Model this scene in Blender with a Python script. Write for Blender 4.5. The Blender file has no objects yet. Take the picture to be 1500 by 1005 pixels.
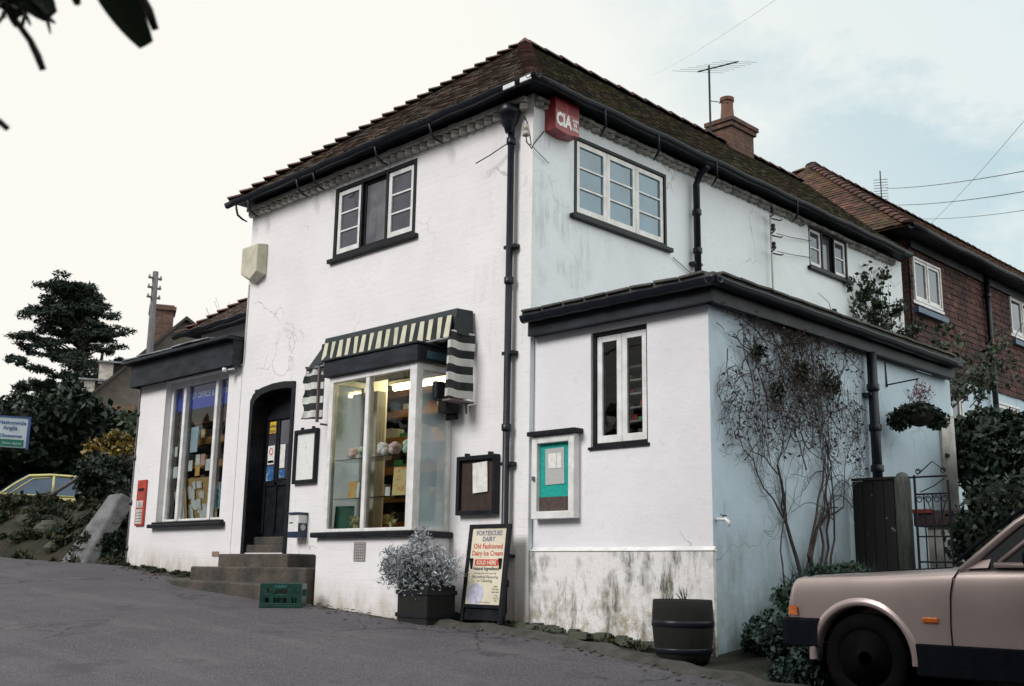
import bpy, bmesh, math, random
import numpy as np
from mathutils import Vector, Matrix
random.seed(7); rng = np.random.default_rng(11)
R = math.radians
scene = bpy.context.scene
COL = scene.collection

# ------------------------------------------------------------------ helpers
def origin_of(o):
    p = Vector((0, 0, 0))
    while o is not None:
        p += o.location; o = o.parent
    return p

def tag(o, label=None, cat=None, group=None, kind=None):
    if label: o['label'] = label
    if cat: o['category'] = cat
    if group: o['group'] = group
    if kind: o['kind'] = kind
    return o

def thing(name, loc, label, cat, group=None):
    o = bpy.data.objects.new(name, None); COL.objects.link(o)
    o.location = loc; o.empty_display_size = .2
    return tag(o, label, cat, group)

def front(y0=0.0):            # facade in the plane y = y0, facing -y:  (u along x, d outward, z)
    return lambda u, d, z: (u, y0 - d, z)
def side(x0=0.0):             # facade in the plane x = x0, facing +x:  (u along y, d outward, z)
    return lambda u, d, z: (x0 + d, u, z)
ID = lambda x, y, z: (x, y, z)

class MB:
    def __init__(s, T=ID): s.v = []; s.f = []; s.m = []; s.T = T
    def face(s, pts, m=0):
        n = len(s.v); s.v += [s.T(*p) for p in pts]; s.f.append(tuple(range(n, n + len(pts)))); s.m.append(m)
    def raw(s, vs, fs, m=0):
        n = len(s.v); s.v += [s.T(*p) for p in vs]
        for f in fs: s.f.append(tuple(n + i for i in f)); s.m.append(m)
    def box(s, a0, a1, b0, b1, c0, c1, m=0):
        vs = [(a, b, c) for a in (a0, a1) for b in (b0, b1) for c in (c0, c1)]
        s.raw(vs, [(0,1,3,2), (4,6,7,5), (0,4,5,1), (2,3,7,6), (0,2,6,4), (1,5,7,3)], m); return s
    def obox(s, c, ax, ay, az, m=0):      # oriented box, half axes
        c, ax, ay, az = map(Vector, (c, ax, ay, az))
        vs = [tuple(c + i*ax + j*ay + k*az) for i in (-1,1) for j in (-1,1) for k in (-1,1)]
        s.raw(vs, [(0,1,3,2), (4,6,7,5), (0,4,5,1), (2,3,7,6), (0,2,6,4), (1,5,7,3)], m); return s
    def prism(s, poly, b0, b1, m=0):      # poly in (a,c), extruded along b
        n = len(poly)
        vs = [(a, b0, c) for a, c in poly] + [(a, b1, c) for a, c in poly]
        fs = [tuple(range(n)), tuple(range(2*n-1, n-1, -1))] + [(i, (i+1) % n, n+(i+1) % n, n+i) for i in range(n)]
        s.raw(vs, fs, m); return s
    def tube(s, pts, r, seg=8, m=0, caps=True):
        pts = [Vector(p) for p in pts]; n = len(pts)
        rs = r if isinstance(r, (list, tuple)) else [r]*n
        base = len(s.v); up = None
        for i, p in enumerate(pts):
            t = (pts[min(i+1, n-1)] - pts[max(i-1, 0)])
            t = t.normalized() if t.length > 1e-9 else Vector((0,0,1))
            if up is None:
                up = Vector((0,0,1)) if abs(t.z) < .9 else Vector((1,0,0))
            a = t.cross(up); a = a.normalized() if a.length > 1e-6 else t.orthogonal().normalized()
            b = a.cross(t).normalized(); up = b
            for k in range(seg):
                an = 2*math.pi*k/seg
                q = p + rs[i]*(math.cos(an)*a + math.sin(an)*b); s.v.append(s.T(*q))
        for i in range(n-1):
            for k in range(seg):
                k2 = (k+1) % seg
                s.f.append((base+i*seg+k, base+i*seg+k2, base+(i+1)*seg+k2, base+(i+1)*seg+k)); s.m.append(m)
        if caps:
            s.f.append(tuple(base+k for k in range(seg))); s.m.append(m)
            s.f.append(tuple(base+(n-1)*seg+k for k in range(seg))); s.m.append(m)
        return s
    def lathe(s, c, prof, seg=24, m=0, axis='z', caps=True):
        base = len(s.v); c = Vector(c)
        for r, h in prof:
            for k in range(seg):
                an = 2*math.pi*k/seg; x, y = r*math.cos(an), r*math.sin(an)
                d = {'z': (x, y, h), 'x': (h, x, y), 'y': (x, h, y)}[axis]
                s.v.append(s.T(*(c + Vector(d))))
        for i in range(len(prof)-1):
            for k in range(seg):
                k2 = (k+1) % seg
                s.f.append((base+i*seg+k, base+i*seg+k2, base+(i+1)*seg+k2, base+(i+1)*seg+k)); s.m.append(m)
        if caps:
            s.f.append(tuple(base+k for k in range(seg))); s.m.append(m)
            s.f.append(tuple(base+(len(prof)-1)*seg+k for k in range(seg))); s.m.append(m)
        return s
    def text(s, txt, u, z, size, d=.002, align='CENTER', m=0, sx=1.0, bold=0.0):
        cu = bpy.data.curves.new('t', 'FONT'); cu.body = txt; cu.size = size; cu.align_x = align
        cu.resolution_u = 2; cu.offset = bold
        o = bpy.data.objects.new('t', cu); COL.objects.link(o)
        dg = bpy.context.evaluated_depsgraph_get(); me = bpy.data.meshes.new_from_object(o.evaluated_get(dg))
        s.raw([(u + v.co.x*sx, d, z + v.co.y) for v in me.vertices], [tuple(p.vertices) for p in me.polygons], m)
        bpy.data.objects.remove(o); bpy.data.curves.remove(cu); bpy.data.meshes.remove(me); return s
    def build(s, name, mats, parent=None, smooth=False, bevel=0, recalc=True, weld=False, subsurf=0, seg=2):
        if not isinstance(mats, (list, tuple)): mats = [mats]
        off = origin_of(parent)
        me = bpy.data.meshes.new(name)
        me.from_pydata([(x-off.x, y-off.y, z-off.z) for x, y, z in s.v], [], s.f)
        for mt in mats: me.materials.append(mt)
        if len(mats) > 1: me.polygons.foreach_set('material_index', s.m)
        if recalc or weld:
            bm = bmesh.new(); bm.from_mesh(me)
            if weld: bmesh.ops.remove_doubles(bm, verts=bm.verts, dist=1e-4)
            if recalc: bmesh.ops.recalc_face_normals(bm, faces=bm.faces)
            bm.to_mesh(me); bm.free()
        if smooth: me.polygons.foreach_set('use_smooth', [True]*len(me.polygons))
        o = bpy.data.objects.new(name, me); COL.objects.link(o); o.parent = parent
        if bevel:
            b = o.modifiers.new('bevel', 'BEVEL'); b.width = bevel; b.segments = seg; b.limit_method = 'ANGLE'; b.angle_limit = R(35)
        if subsurf:
            b = o.modifiers.new('sub', 'SUBSURF'); b.levels = b.render_levels = subsurf
        return o

def copy_tree(o, parent=None):
    c = o.copy(); COL.objects.link(c); c.parent = parent
    for ch in list(o.children): copy_tree(ch, c)
    return c

# ------------------------------------------------------------------ materials
def nodes(name):
    m = bpy.data.materials.new(name); m.use_nodes = True
    nt = m.node_tree; b = nt.nodes['Principled BSDF']
    return m, nt, b
def N(nt, t, **kw):
    n = nt.nodes.new(t)
    for k, v in kw.items():
        if k in n.inputs: n.inputs[k].default_value = v
        else: setattr(n, k, v)
    return n
def L(nt, a, b): nt.links.new(a, b)
def c4(c): return (c[0], c[1], c[2], 1)
def mixc(nt, fac, a, b):
    n = nt.nodes.new('ShaderNodeMix'); n.data_type = 'RGBA'
    for i, v in ((0, fac), (6, a), (7, b)):
        if hasattr(v, 'links') or isinstance(v, bpy.types.NodeSocket): nt.links.new(v, n.inputs[i])
        else: n.inputs[i].default_value = v if i == 0 else c4(v)
    return n.outputs[2]
def ramp(nt, src, stops):
    n = nt.nodes.new('ShaderNodeValToRGB'); nt.links.new(src, n.inputs[0]); e = n.color_ramp.elements
    while len(e) < len(stops): e.new(.5)
    for i, (p, c) in enumerate(stops):
        e[i].position = p; e[i].color = c4(c) if isinstance(c, tuple) else (c, c, c, 1)
    return n.outputs[0]
def coords(nt, scale=(1, 1, 1), loc=(0, 0, 0)):
    g = nt.nodes.new('ShaderNodeNewGeometry'); mp = nt.nodes.new('ShaderNodeMapping')
    mp.inputs['Scale'].default_value = scale; mp.inputs['Location'].default_value = loc
    nt.links.new(g.outputs['Position'], mp.inputs[0]); return mp.outputs[0]
def noise(nt, vec, scale, detail=5, rough=.55):
    n = N(nt, 'ShaderNodeTexNoise', Scale=scale, Detail=detail, Roughness=rough); L(nt, vec, n.inputs[0]); return n.outputs[0]
def bump(nt, b, h, strength, dist=.01):
    n = N(nt, 'ShaderNodeBump', Strength=strength, Distance=dist); L(nt, h, n.inputs['Height'])
    L(nt, n.outputs[0], b.inputs['Normal']); return n
def math_(nt, op, a, b=None, c=None, clamp=False):
    n = nt.nodes.new('ShaderNodeMath'); n.operation = op; n.use_clamp = clamp
    for i, v in enumerate((a, b, c)):
        if v is None: continue
        if isinstance(v, bpy.types.NodeSocket): nt.links.new(v, n.inputs[i])
        else: n.inputs[i].default_value = v
    return n.outputs[0]

def mat(name, base, rough=.6, second=None, scale=6, bumpS=.15, bscale=60, metal=0, island=0, lo=.35, hi=.65, spec=.5, stretch=(1,1,1), coat=0, bdist=.004):
    m, nt, b = nodes(name); v = coords(nt, stretch)
    if second is None: second = tuple(x*.7 for x in base)
    f = ramp(nt, noise(nt, v, scale), [(lo, 0.0), (hi, 1.0)])
    col = mixc(nt, f, base, second)
    if island:
        g = nt.nodes.new('ShaderNodeNewGeometry')
        k = math_(nt, 'MULTIPLY_ADD', g.outputs['Random Per Island'], island*2, 1-island)
        vm = nt.nodes.new('ShaderNodeVectorMath'); vm.operation = 'SCALE'; L(nt, col, vm.inputs[0]); L(nt, k, vm.inputs['Scale']); col = vm.outputs[0]
    L(nt, col, b.inputs['Base Color'])
    b.inputs['Roughness'].default_value = rough; b.inputs['Metallic'].default_value = metal
    b.inputs['Specular IOR Level'].default_value = spec
    if coat: b.inputs['Coat Weight'].default_value = coat; b.inputs['Coat Roughness'].default_value = .08
    if bumpS: bump(nt, b, noise(nt, v, bscale, 3), bumpS, bdist)
    return m

def render_wall(name, base=(.80,.79,.79), grime=(.38,.37,.33), zlow=0.3, lowamt=.8, streak=0, streaky=(0, 1), brick=.5, damp=(.30,.24,.15)):
    """painted brickwork: faint courses, roller texture, soft dirt, damp rising from the ground"""
    m, nt, b = nodes(name)
    g = nt.nodes.new('ShaderNodeNewGeometry'); sp = nt.nodes.new('ShaderNodeSeparateXYZ'); L(nt, g.outputs['Position'], sp.inputs[0])
    x, y, z = sp.outputs
    v = coords(nt)
    u = math_(nt, 'ADD', x, y)
    cb = nt.nodes.new('ShaderNodeCombineXYZ'); L(nt, u, cb.inputs[0])
    wob = math_(nt, 'MULTIPLY_ADD', noise(nt, v, 1.3, 2), .03, z); L(nt, wob, cb.inputs[1])
    br = N(nt, 'ShaderNodeTexBrick', Scale=1.0); L(nt, cb.outputs[0], br.inputs[0])
    br.inputs['Brick Width'].default_value = .225; br.inputs['Row Height'].default_value = .075
    br.inputs['Mortar Size'].default_value = .006; br.inputs['Mortar Smooth'].default_value = 1.0
    br.inputs['Color1'].default_value = (1,1,1,1); br.inputs['Color2'].default_value = (.75,.75,.75,1); br.inputs['Mortar'].default_value = (.0,.0,.0,1)
    n1 = noise(nt, v, 1.1, 6, .6); n2 = noise(nt, v, 9, 6, .65); n3 = noise(nt, v, 120, 2)
    col = mixc(nt, ramp(nt, n1, [(.38, 0.0), (.70, .5)]), base, tuple(c*.84 for c in base))
    col = mixc(nt, ramp(nt, n2, [(.60, 0.0), (.78, .28)]), col, grime)
    # fine rain streaks
    vs = coords(nt, (8, 8, 1.0)); st = noise(nt, vs, 1.7, 8, .7)
    if streak:
        a, c_ = streaky
        axis = y if name.find('side') >= 0 else x
        msk = math_(nt, 'SUBTRACT', 1.0, math_(nt, 'DIVIDE', math_(nt, 'ABSOLUTE', math_(nt, 'SUBTRACT', axis, (a+c_)/2)), (c_-a)/2, clamp=True), clamp=True)
        sf = math_(nt, 'MULTIPLY', ramp(nt, st, [(.44, 0.0), (.72, .9)]), math_(nt, 'MULTIPLY', msk, streak, clamp=True))
        sf = math_(nt, 'MULTIPLY', sf, ramp(nt, noise(nt, v, 2.2), [(.46, .0), (.62, 1.0)]))
        col = mixc(nt, sf, col, (.20,.23,.21))
    else:
        col = mixc(nt, ramp(nt, st, [(.62, 0.0), (.85, .22)]), col, grime)
    nnw = N(nt, 'ShaderNodeTexNoise', Scale=2.5, Detail=6); L(nt, v, nnw.inputs[0]); scw = nt.nodes.new('ShaderNodeVectorMath'); scw.operation = 'SCALE'; L(nt, nnw.outputs['Color'], scw.inputs[0]); scw.inputs['Scale'].default_value = .7
    adw = nt.nodes.new('ShaderNodeVectorMath'); adw.operation = 'ADD'; L(nt, v, adw.inputs[0]); L(nt, scw.outputs[0], adw.inputs[1])
    vow = N(nt, 'ShaderNodeTexVoronoi', Scale=.9, feature='DISTANCE_TO_EDGE'); L(nt, adw.outputs[0], vow.inputs[0])
    ckw = math_(nt, 'MULTIPLY', ramp(nt, vow.outputs[0], [(.002, 1.0), (.010, 0.0)]), ramp(nt, noise(nt, v, .8), [(.52, 0.0), (.62, .55)]))
    col = mixc(nt, ckw, col, (.22,.19,.17))
    sp2 = ramp(nt, noise(nt, coords(nt, (1, 1, 1), (4, 2, 9)), 26, 4, .7), [(.70, 0.0), (.76, .5)])
    col = mixc(nt, sp2, col, (.30,.27,.25))
    # damp at the foot of the wall, following the falling ground
    gr = math_(nt, 'MULTIPLY_ADD', x, .066, z); gr = math_(nt, 'MULTIPLY_ADD', y, -.12, gr)
    lowf = math_(nt, 'SUBTRACT', 1.0, math_(nt, 'DIVIDE', gr, zlow), clamp=True)
    lowf = math_(nt, 'MULTIPLY', lowf, ramp(nt, noise(nt, coords(nt, (1,1,.5)), 5, 6, .7), [(.36, .15), (.66, 1.0)]))
    lowf = math_(nt, 'MULTIPLY', lowf, lowamt, clamp=True)
    col = mixc(nt, lowf, col, damp)
    L(nt, col, b.inputs['Base Color']); b.inputs['Roughness'].default_value = .62; b.inputs['Specular IOR Level'].default_value = .3
    n4 = noise(nt, v, 3.5, 4, .6)
    h = math_(nt, 'MULTIPLY_ADD', br.outputs[0], .55*brick, math_(nt, 'MULTIPLY', n4, 1.6))
    h = math_(nt, 'ADD', h, math_(nt, 'MULTIPLY_ADD', n3, .22, math_(nt, 'MULTIPLY', n2, .7)))
    bump(nt, b, h, .55, .010)
    return m

M = {}
M['white_front'] = render_wall('white_front', base=(.79,.785,.80), brick=.30, zlow=.32, streak=.30, streaky=(-1.1, .5))
M['skylit_white_side'] = render_wall('skylit_white_side', base=(.76,.83,.88), brick=.12, streak=.85, streaky=(-.7, 1.35), lowamt=.3)  # white wall; the skylight's blue cast is put into the base colour
M['white_lean'] = render_wall('white_lean', brick=.08, base=(.75,.755,.79), zlow=.5, lowamt=.5)
M['shaded_lean_side'] = render_wall('shaded_lean_side', brick=.06, base=(.50,.64,.745), streak=.8, streaky=(-1.6, 2.6), zlow=1.0, lowamt=.9, damp=(.20,.24,.22))  # shaded copy of the white wall: bluish shade put into the base colour
# mouldy plinth
def plinth():
    m, nt, b = nodes('mouldy_plinth'); v = coords(nt); vs = coords(nt, (7, 7, 1.6))
    g = nt.nodes.new('ShaderNodeNewGeometry'); sp = nt.nodes.new('ShaderNodeSeparateXYZ'); L(nt, g.outputs['Position'], sp.inputs[0])
    a = noise(nt, vs, 1.0, 8, .75); big = noise(nt, v, 2.3, 4, .6)
    f = math_(nt, 'MULTIPLY', ramp(nt, a, [(.46, 0.0), (.60, 1.0)]), ramp(nt, big, [(.42, .0), (.56, 1.0)]))
    col = mixc(nt, f, (.74,.735,.74), (.11,.11,.08))
    f2 = math_(nt, 'MULTIPLY', ramp(nt, noise(nt, v, 6, 8, .75), [(.46, 0.0), (.62, 1.0)]), ramp(nt, sp.outputs[2], [(.05, .8), (.45, .0)]))
    col = mixc(nt, f2, col, (.24,.20,.10))
    f3 = ramp(nt, noise(nt, v, 14, 6, .7), [(.6, 0.0), (.68, .7)])
    col = mixc(nt, f3, col, (.35,.33,.27))
    L(nt, col, b.inputs['Base Color']); b.inputs['Roughness'].default_value = .8
    bump(nt, b, noise(nt, v, 22, 8, .7), .6, .012); return m
M['plinth'] = plinth()
M['black'] = mat('black_paint', (.004,.005,.008), .45, (.012,.014,.018), 9, .2, 30, spec=.25)
M['black_board'] = mat('black_fascia', (.005,.007,.011), .55, (.022,.028,.038), 3.5, .5, 25, stretch=(1,1,3), spec=.3)
M['iron'] = mat('cast_iron', (.004,.006,.011), .38, (.010,.013,.022), 12, .25, 50, spec=.35)
M['white_paint'] = mat('white_gloss', (.80,.81,.82), .35, (.62,.63,.62), 8, .12, 60)
M['off_white'] = mat('aged_white', (.60,.59,.55), .5, (.4,.38,.33), 6, .2, 60)
M['stone_step'] = mat('sandstone_step', (.085,.068,.054), .85, (.025,.028,.026), 3.2, .9, 22, bdist=.015)
M['moss_stone'] = mat('mossy_stone', (.07,.068,.05), .9, (.03,.045,.03), 7, .9, 22, bdist=.02)
M['slab'] = mat('concrete_slab', (.17,.175,.185), .8, (.08,.085,.085), 4, .7, 26, bdist=.012)
M['lead'] = mat('lead_flashing', (.30,.32,.36), .45, (.12,.13,.15), 6, .5, 20)
M['felt'] = mat('roof_felt', (.05,.05,.05), .85, (.10,.10,.09), 7, .7, 26)
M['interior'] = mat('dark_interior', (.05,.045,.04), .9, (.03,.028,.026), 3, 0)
M['interior_warm'] = mat('shop_interior', (.22,.19,.15), .9, (.12,.10,.08), 3, 0)
M['shelf_wood'] = mat('shelf_wood', (.42,.22,.08), .55, (.28,.13,.04), 5, .2, 30, stretch=(1,8,8))
M['cream_box'] = mat('cream_plastic', (.60,.58,.47), .45, (.46,.44,.33), 6, .1)
M['red_box'] = mat('red_plastic', (.33,.035,.045), .4, (.22,.025,.035), 14, .15, 90)
M['postbox'] = mat('postbox_red', (.50,.05,.03), .35, (.30,.03,.02), 8, .2)
M['paper'] = mat('paper', (.78,.78,.76), .7, (.6,.6,.58), 14, .05)
M['cream_paper'] = mat('cream_poster', (.72,.68,.55), .6, (.6,.56,.43), 4, .05)
M['paper_orange'] = mat('orange_card', (.75,.33,.06), .6, (.7,.5,.2), 14, 0)
M['paper_red'] = mat('red_print', (.62,.05,.03), .6, None, 9, 0)
M['paper_blue'] = mat('blue_print', (.03,.10,.45), .5, (.02,.06,.3), 9, 0)
M['paper_yellow'] = mat('yellow_sticker', (.80,.52,.04), .5, None, 9, 0)
M['ink'] = mat('ink', (.05,.05,.06), .6, None, 9, 0)
M['ink_blue'] = mat('grey_blue_ink', (.17,.18,.30), .6, None, 9, 0)
M['teal'] = mat('teal_baize', (.0,.36,.30), .75, (.0,.27,.24), 30, .1, 150)
M['brown_felt'] = mat('brown_felt', (.045,.025,.018), .85, (.025,.015,.01), 20, .1)
M['navy'] = mat('navy_paint', (.015,.03,.09), .4, (.01,.02,.05), 9, .1)
M['green_plastic'] = mat('green_plastic', (.003,.045,.034), .4, (.002,.025,.02), 12, .1)
M['sign_green'] = mat('sign_green', (.0,.16,.10), .45, None, 9, 0)
M['sign_white'] = mat('sign_white', (.50,.60,.66), .45, (.42,.52,.58), 5, 0)
M['sign_blue'] = mat('sign_blue', (.03,.09,.28), .45, None, 5, 0)
M['soil'] = mat('soil', (.03,.024,.018), .95, (.015,.013,.01), 14, .9, 30, bdist=.03)
M['terracotta'] = mat('terracotta', (.19,.075,.045), .7, (.10,.045,.03), 9, .4, 40)
M['bark'] = mat('bark', (.045,.035,.028), .9, (.02,.017,.014), 12, .7, 30, stretch=(1,1,.3), bdist=.02)
M['vine'] = mat('vine_bark', (.10,.075,.068), .85, (.04,.03,.03), 20, .3, 60)
M['twig'] = mat('grey_twig', (.10,.095,.095), .85, (.05,.05,.05), 8, .2)
M['barrel'] = mat('old_oak', (.006,.0065,.006), .85, (.0025,.003,.003), 6, .7, 18, stretch=(4,4,1), bdist=.01)
M['fence_wood'] = mat('creosoted_wood', (.018,.017,.016), .8, (.006,.007,.008), 5, .6, 24, stretch=(5,5,1), bdist=.008)
M['post_wood'] = mat('weathered_post', (.10,.11,.10), .85, (.045,.055,.05), 5, .7, 24, stretch=(5,5,1), bdist=.01)
M['pole_wood'] = mat('pole_wood', (.14,.14,.15), .85, (.08,.08,.085), 5, .5, 24, stretch=(5,5,1))
M['rubber'] = mat('tyre_rubber', (.004,.004,.005), .9, (.007,.007,.007), 12, .3, 60, spec=.08)
M['steel'] = mat('steel', (.35,.36,.38), .35, (.25,.26,.28), 12, .1, metal=.9)
M['dark_metal'] = mat('dark_metal', (.012,.014,.018), .55, None, 12, .1, metal=.3)
M['porcelain'] = mat('porcelain', (.40,.38,.33), .25, (.25,.23,.2), 20, 0)
M['slate_wall'] = mat('pebbledash', (.15,.135,.12), .9, (.10,.09,.08), 3, .8, 20, bdist=.03)
M['house_stone'] = mat('orange_stone', (.24,.14,.08), .9, (.14,.10,.07), 4, .8, 8, bdist=.03)
M['dark_tiles'] = mat('dark_tiles', (.06,.05,.045), .85, (.03,.028,.026), 3, .8, 9, bdist=.04)

def glass_clear(name, refl=.5, tint=(.8,.86,.86), film=0, skyfilmc=(.6,.75,.8)):
    m, nt, b = nodes(name); nt.nodes.remove(b); out = nt.nodes['Material Output']
    tr = N(nt, 'ShaderNodeBsdfTransparent', Color=c4(tint)); gl = N(nt, 'ShaderNodeBsdfGlossy', Roughness=.015)
    gl.inputs['Color'].default_value = (1, 1, 1, 1)
    fr = N(nt, 'ShaderNodeFresnel', IOR=1.5)
    k = math_(nt, 'MULTIPLY_ADD', fr.outputs[0], 1.0, refl*.1, clamp=True)
    mx = nt.nodes.new('ShaderNodeMixShader'); L(nt, k, mx.inputs[0]); L(nt, tr.outputs[0], mx.inputs[1]); L(nt, gl.outputs[0], mx.inputs[2])
    last = mx.outputs[0]
    nb = N(nt, 'ShaderNodeBump', Strength=.03, Distance=.01); L(nt, noise(nt, coords(nt), 2.5, 2), nb.inputs['Height']); L(nt, nb.outputs[0], gl.inputs['Normal'])
    if film:
        df = N(nt, 'ShaderNodeBsdfDiffuse', Color=c4(skyfilmc)); m2 = nt.nodes.new('ShaderNodeMixShader')
        ff = math_(nt, 'MULTIPLY', ramp(nt, noise(nt, coords(nt, (1,1,.35)), 3, 5), [(.3, .7), (.6, 1.0)]), film)
        L(nt, ff, m2.inputs[0]); L(nt, last, m2.inputs[1]); L(nt, df.outputs[0], m2.inputs[2]); last = m2.outputs[0]
    L(nt, last, out.inputs[0]); return m
M['glass'] = glass_clear('shop_glass', .2)
M['glass_side'] = glass_clear('sky_film_glass', 1.2, film=.62, skyfilmc=(.62,.78,.84))  # pale diffuse film paints the reflected sky onto the pane
def glass_dark(name, col, spec=.5, rough=.03):
    m, nt, b = nodes(name)
    f = ramp(nt, noise(nt, coords(nt), 3.5, 4), [(.35, 0.0), (.7, 1.0)])
    L(nt, mixc(nt, f, col, tuple(c*.6 for c in col)), b.inputs['Base Color'])
    b.inputs['Roughness'].default_value = rough; b.inputs['Specular IOR Level'].default_value = spec
    bump(nt, b, noise(nt, coords(nt), 2.2, 2), .10, .02); return m
M['glass_up'] = glass_dark('upper_glass', (.075,.075,.10), .9)  # base lightened to stand in for sky mirrored in the panes
M['glass_mid'] = glass_dark('greyish_open_pane', (.16,.16,.185), .8)
M['glass_blue'] = glass_dark('sky_tinted_glass', (.07,.20,.30), 1.0)  # blue of the reflected sky is put into the base colour
M['glass_car'] = glass_dark('car_glass', (.012,.015,.02), .7)
M['glass_car_blue'] = glass_dark('blue_tinted_glass', (.02,.08,.17), .7)

def tiles(name, a, b_, c_, moss=0, mosscol=(.10,.10,.03)):
    m, nt, b = nodes(name); g = nt.nodes.new('ShaderNodeNewGeometry'); v = coords(nt)
    col = ramp(nt, g.outputs['Random Per Island'], [(0.0, a), (.45, b_), (1.0, c_)])
    col = mixc(nt, ramp(nt, noise(nt, v, 2.2, 6, .65), [(.40, 0.0), (.62, .75)]), col, (.018,.018,.02))
    if moss:
        mf = math_(nt, 'MULTIPLY', ramp(nt, noise(nt, v, 3.2, 8, .72), [(.47, 0.0), (.60, 1.0)]), moss)
        col = mixc(nt, mf, col, mosscol)
        mf = math_(nt, 'MULTIPLY', ramp(nt, noise(nt, coords(nt, loc=(5,3,1)), 7, 8, .72), [(.54, 0.0), (.62, 1.0)]), moss*.8)
        col = mixc(nt, mf, col, (.12,.11,.03))
    L(nt, col, b.inputs['Base Color']); b.inputs['Roughness'].default_value = .85; b.inputs['Specular IOR Level'].default_value = .3
    bump(nt, b, noise(nt, v, 45, 6), .5, .01); return m
M['tile_front'] = tiles('clay_tiles', (.03,.019,.019), (.055,.03,.027), (.10,.046,.036), .3)
M['tile_moss'] = tiles('mossy_clay_tiles', (.02,.018,.018), (.035,.026,.024), (.06,.036,.028), .9, mosscol=(.06,.06,.02))
M['tile_red'] = tiles('red_clay_tiles', (.06,.028,.024), (.11,.047,.036), (.17,.075,.055), .3)
M['tile_hung'] = tiles('hung_tiles', (.06,.03,.03), (.10,.045,.04), (.14,.068,.058), .0)
M['ridge'] = tiles('ridge_tiles', (.07,.035,.04), (.10,.045,.045), (.13,.06,.055), .2)

def bricks(name, c1, c2, mortar, sc=1.0):
    m, nt, b = nodes(name); g = nt.nodes.new('ShaderNodeNewGeometry'); sp = nt.nodes.new('ShaderNodeSeparateXYZ'); L(nt, g.outputs['Position'], sp.inputs[0])
    cb = nt.nodes.new('ShaderNodeCombineXYZ'); L(nt, math_(nt, 'ADD', sp.outputs[0], sp.outputs[1]), cb.inputs[0]); L(nt, sp.outputs[2], cb.inputs[1])
    br = N(nt, 'ShaderNodeTexBrick', Scale=sc); L(nt, cb.outputs[0], br.inputs[0])
    br.inputs['Brick Width'].default_value = .225; br.inputs['Row Height'].default_value = .075; br.inputs['Mortar Size'].default_value = .01
    br.inputs['Color1'].default_value = c4(c1); br.inputs['Color2'].default_value = c4(c2); br.inputs['Mortar'].default_value = c4(mortar)
    v = coords(nt)
    col = mixc(nt, ramp(nt, noise(nt, v, 5, 6, .7), [(.42, 0.0), (.68, .8)]), br.outputs[0], (.04,.035,.03))
    L(nt, col, b.inputs['Base Color']); b.inputs['Roughness'].default_value = .9
    h = math_(nt, 'MULTIPLY_ADD', br.outputs['Fac'], -.8, noise(nt, v, 40, 5)); bump(nt, b, h, .7, .01); return m
M['brick'] = bricks('chimney_brick', (.17,.07,.045), (.10,.045,.035), (.12,.105,.09))
M['brick_far'] = bricks('far_brick', (.20,.10,.07), (.13,.07,.05), (.12,.10,.09), .6)

def asphalt():
    m, nt, b = nodes('road_asphalt'); v = coords(nt)
    ch = noise(nt, v, 90, 4, .8)
    col = mixc(nt, ramp(nt, noise(nt, v, .7, 7, .6), [(.35, 0.0), (.7, 1.0)]), (.070,.068,.082), (.036,.038,.052))
    col = mixc(nt, ramp(nt, noise(nt, coords(nt, (.35, 1.8, 1)), 2.2, 6, .6), [(.5, 0.0), (.75, .5)]), col, (.14,.128,.138))
    col = mixc(nt, ramp(nt, ch, [(.48, 0.0), (.66, .9)]), col, (.24,.22,.235))
    col = mixc(nt, ramp(nt, noise(nt, v, 60, 3, .7), [(.28, .75), (.42, 0.0)]), col, (.025,.024,.03))
    # worn patches, hairline cracks, drips
    vo = N(nt, 'ShaderNodeTexVoronoi', Scale=.55, feature='DISTANCE_TO_EDGE'); wv = nt.nodes.new('ShaderNodeVectorMath'); wv.operation = 'ADD'
    nn = N(nt, 'ShaderNodeTexNoise', Scale=3.0, Detail=5); L(nt, v, nn.inputs[0]); sc_ = nt.nodes.new('ShaderNodeVectorMath'); sc_.operation = 'SCALE'; L(nt, nn.outputs['Color'], sc_.inputs[0]); sc_.inputs['Scale'].default_value = .55
    L(nt, v, wv.inputs[0]); L(nt, sc_.outputs[0], wv.inputs[1]); L(nt, wv.outputs[0], vo.inputs[0])
    ck = math_(nt, 'MULTIPLY', ramp(nt, vo.outputs[0], [(.004, 1.0), (.014, 0.0)]), ramp(nt, noise(nt, v, .5), [(.48, 0.0), (.58, .8)]))
    col = mixc(nt, ck, col, (.02,.02,.024))
    col = mixc(nt, ramp(nt, noise(nt, coords(nt, loc=(3,7,0)), 1.4, 8, .68), [(.56, 0.0), (.66, .55)]), col, (.04,.04,.05))
    L(nt, col, b.inputs['Base Color']); b.inputs['Roughness'].default_value = .82; b.inputs['Specular IOR Level'].default_value = .35
    h = math_(nt, 'MULTIPLY_ADD', ch, .8, math_(nt, 'MULTIPLY', noise(nt, v, 3.0, 5), 1.2)); bump(nt, b, h, .8, .02); return m
M['asphalt'] = asphalt()
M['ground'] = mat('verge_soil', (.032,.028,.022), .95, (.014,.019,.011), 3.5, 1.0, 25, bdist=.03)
M['kerb'] = mat('gritty_gutter', (.065,.06,.058), .9, (.028,.03,.024), 8, .9, 35, bdist=.015)
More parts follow.
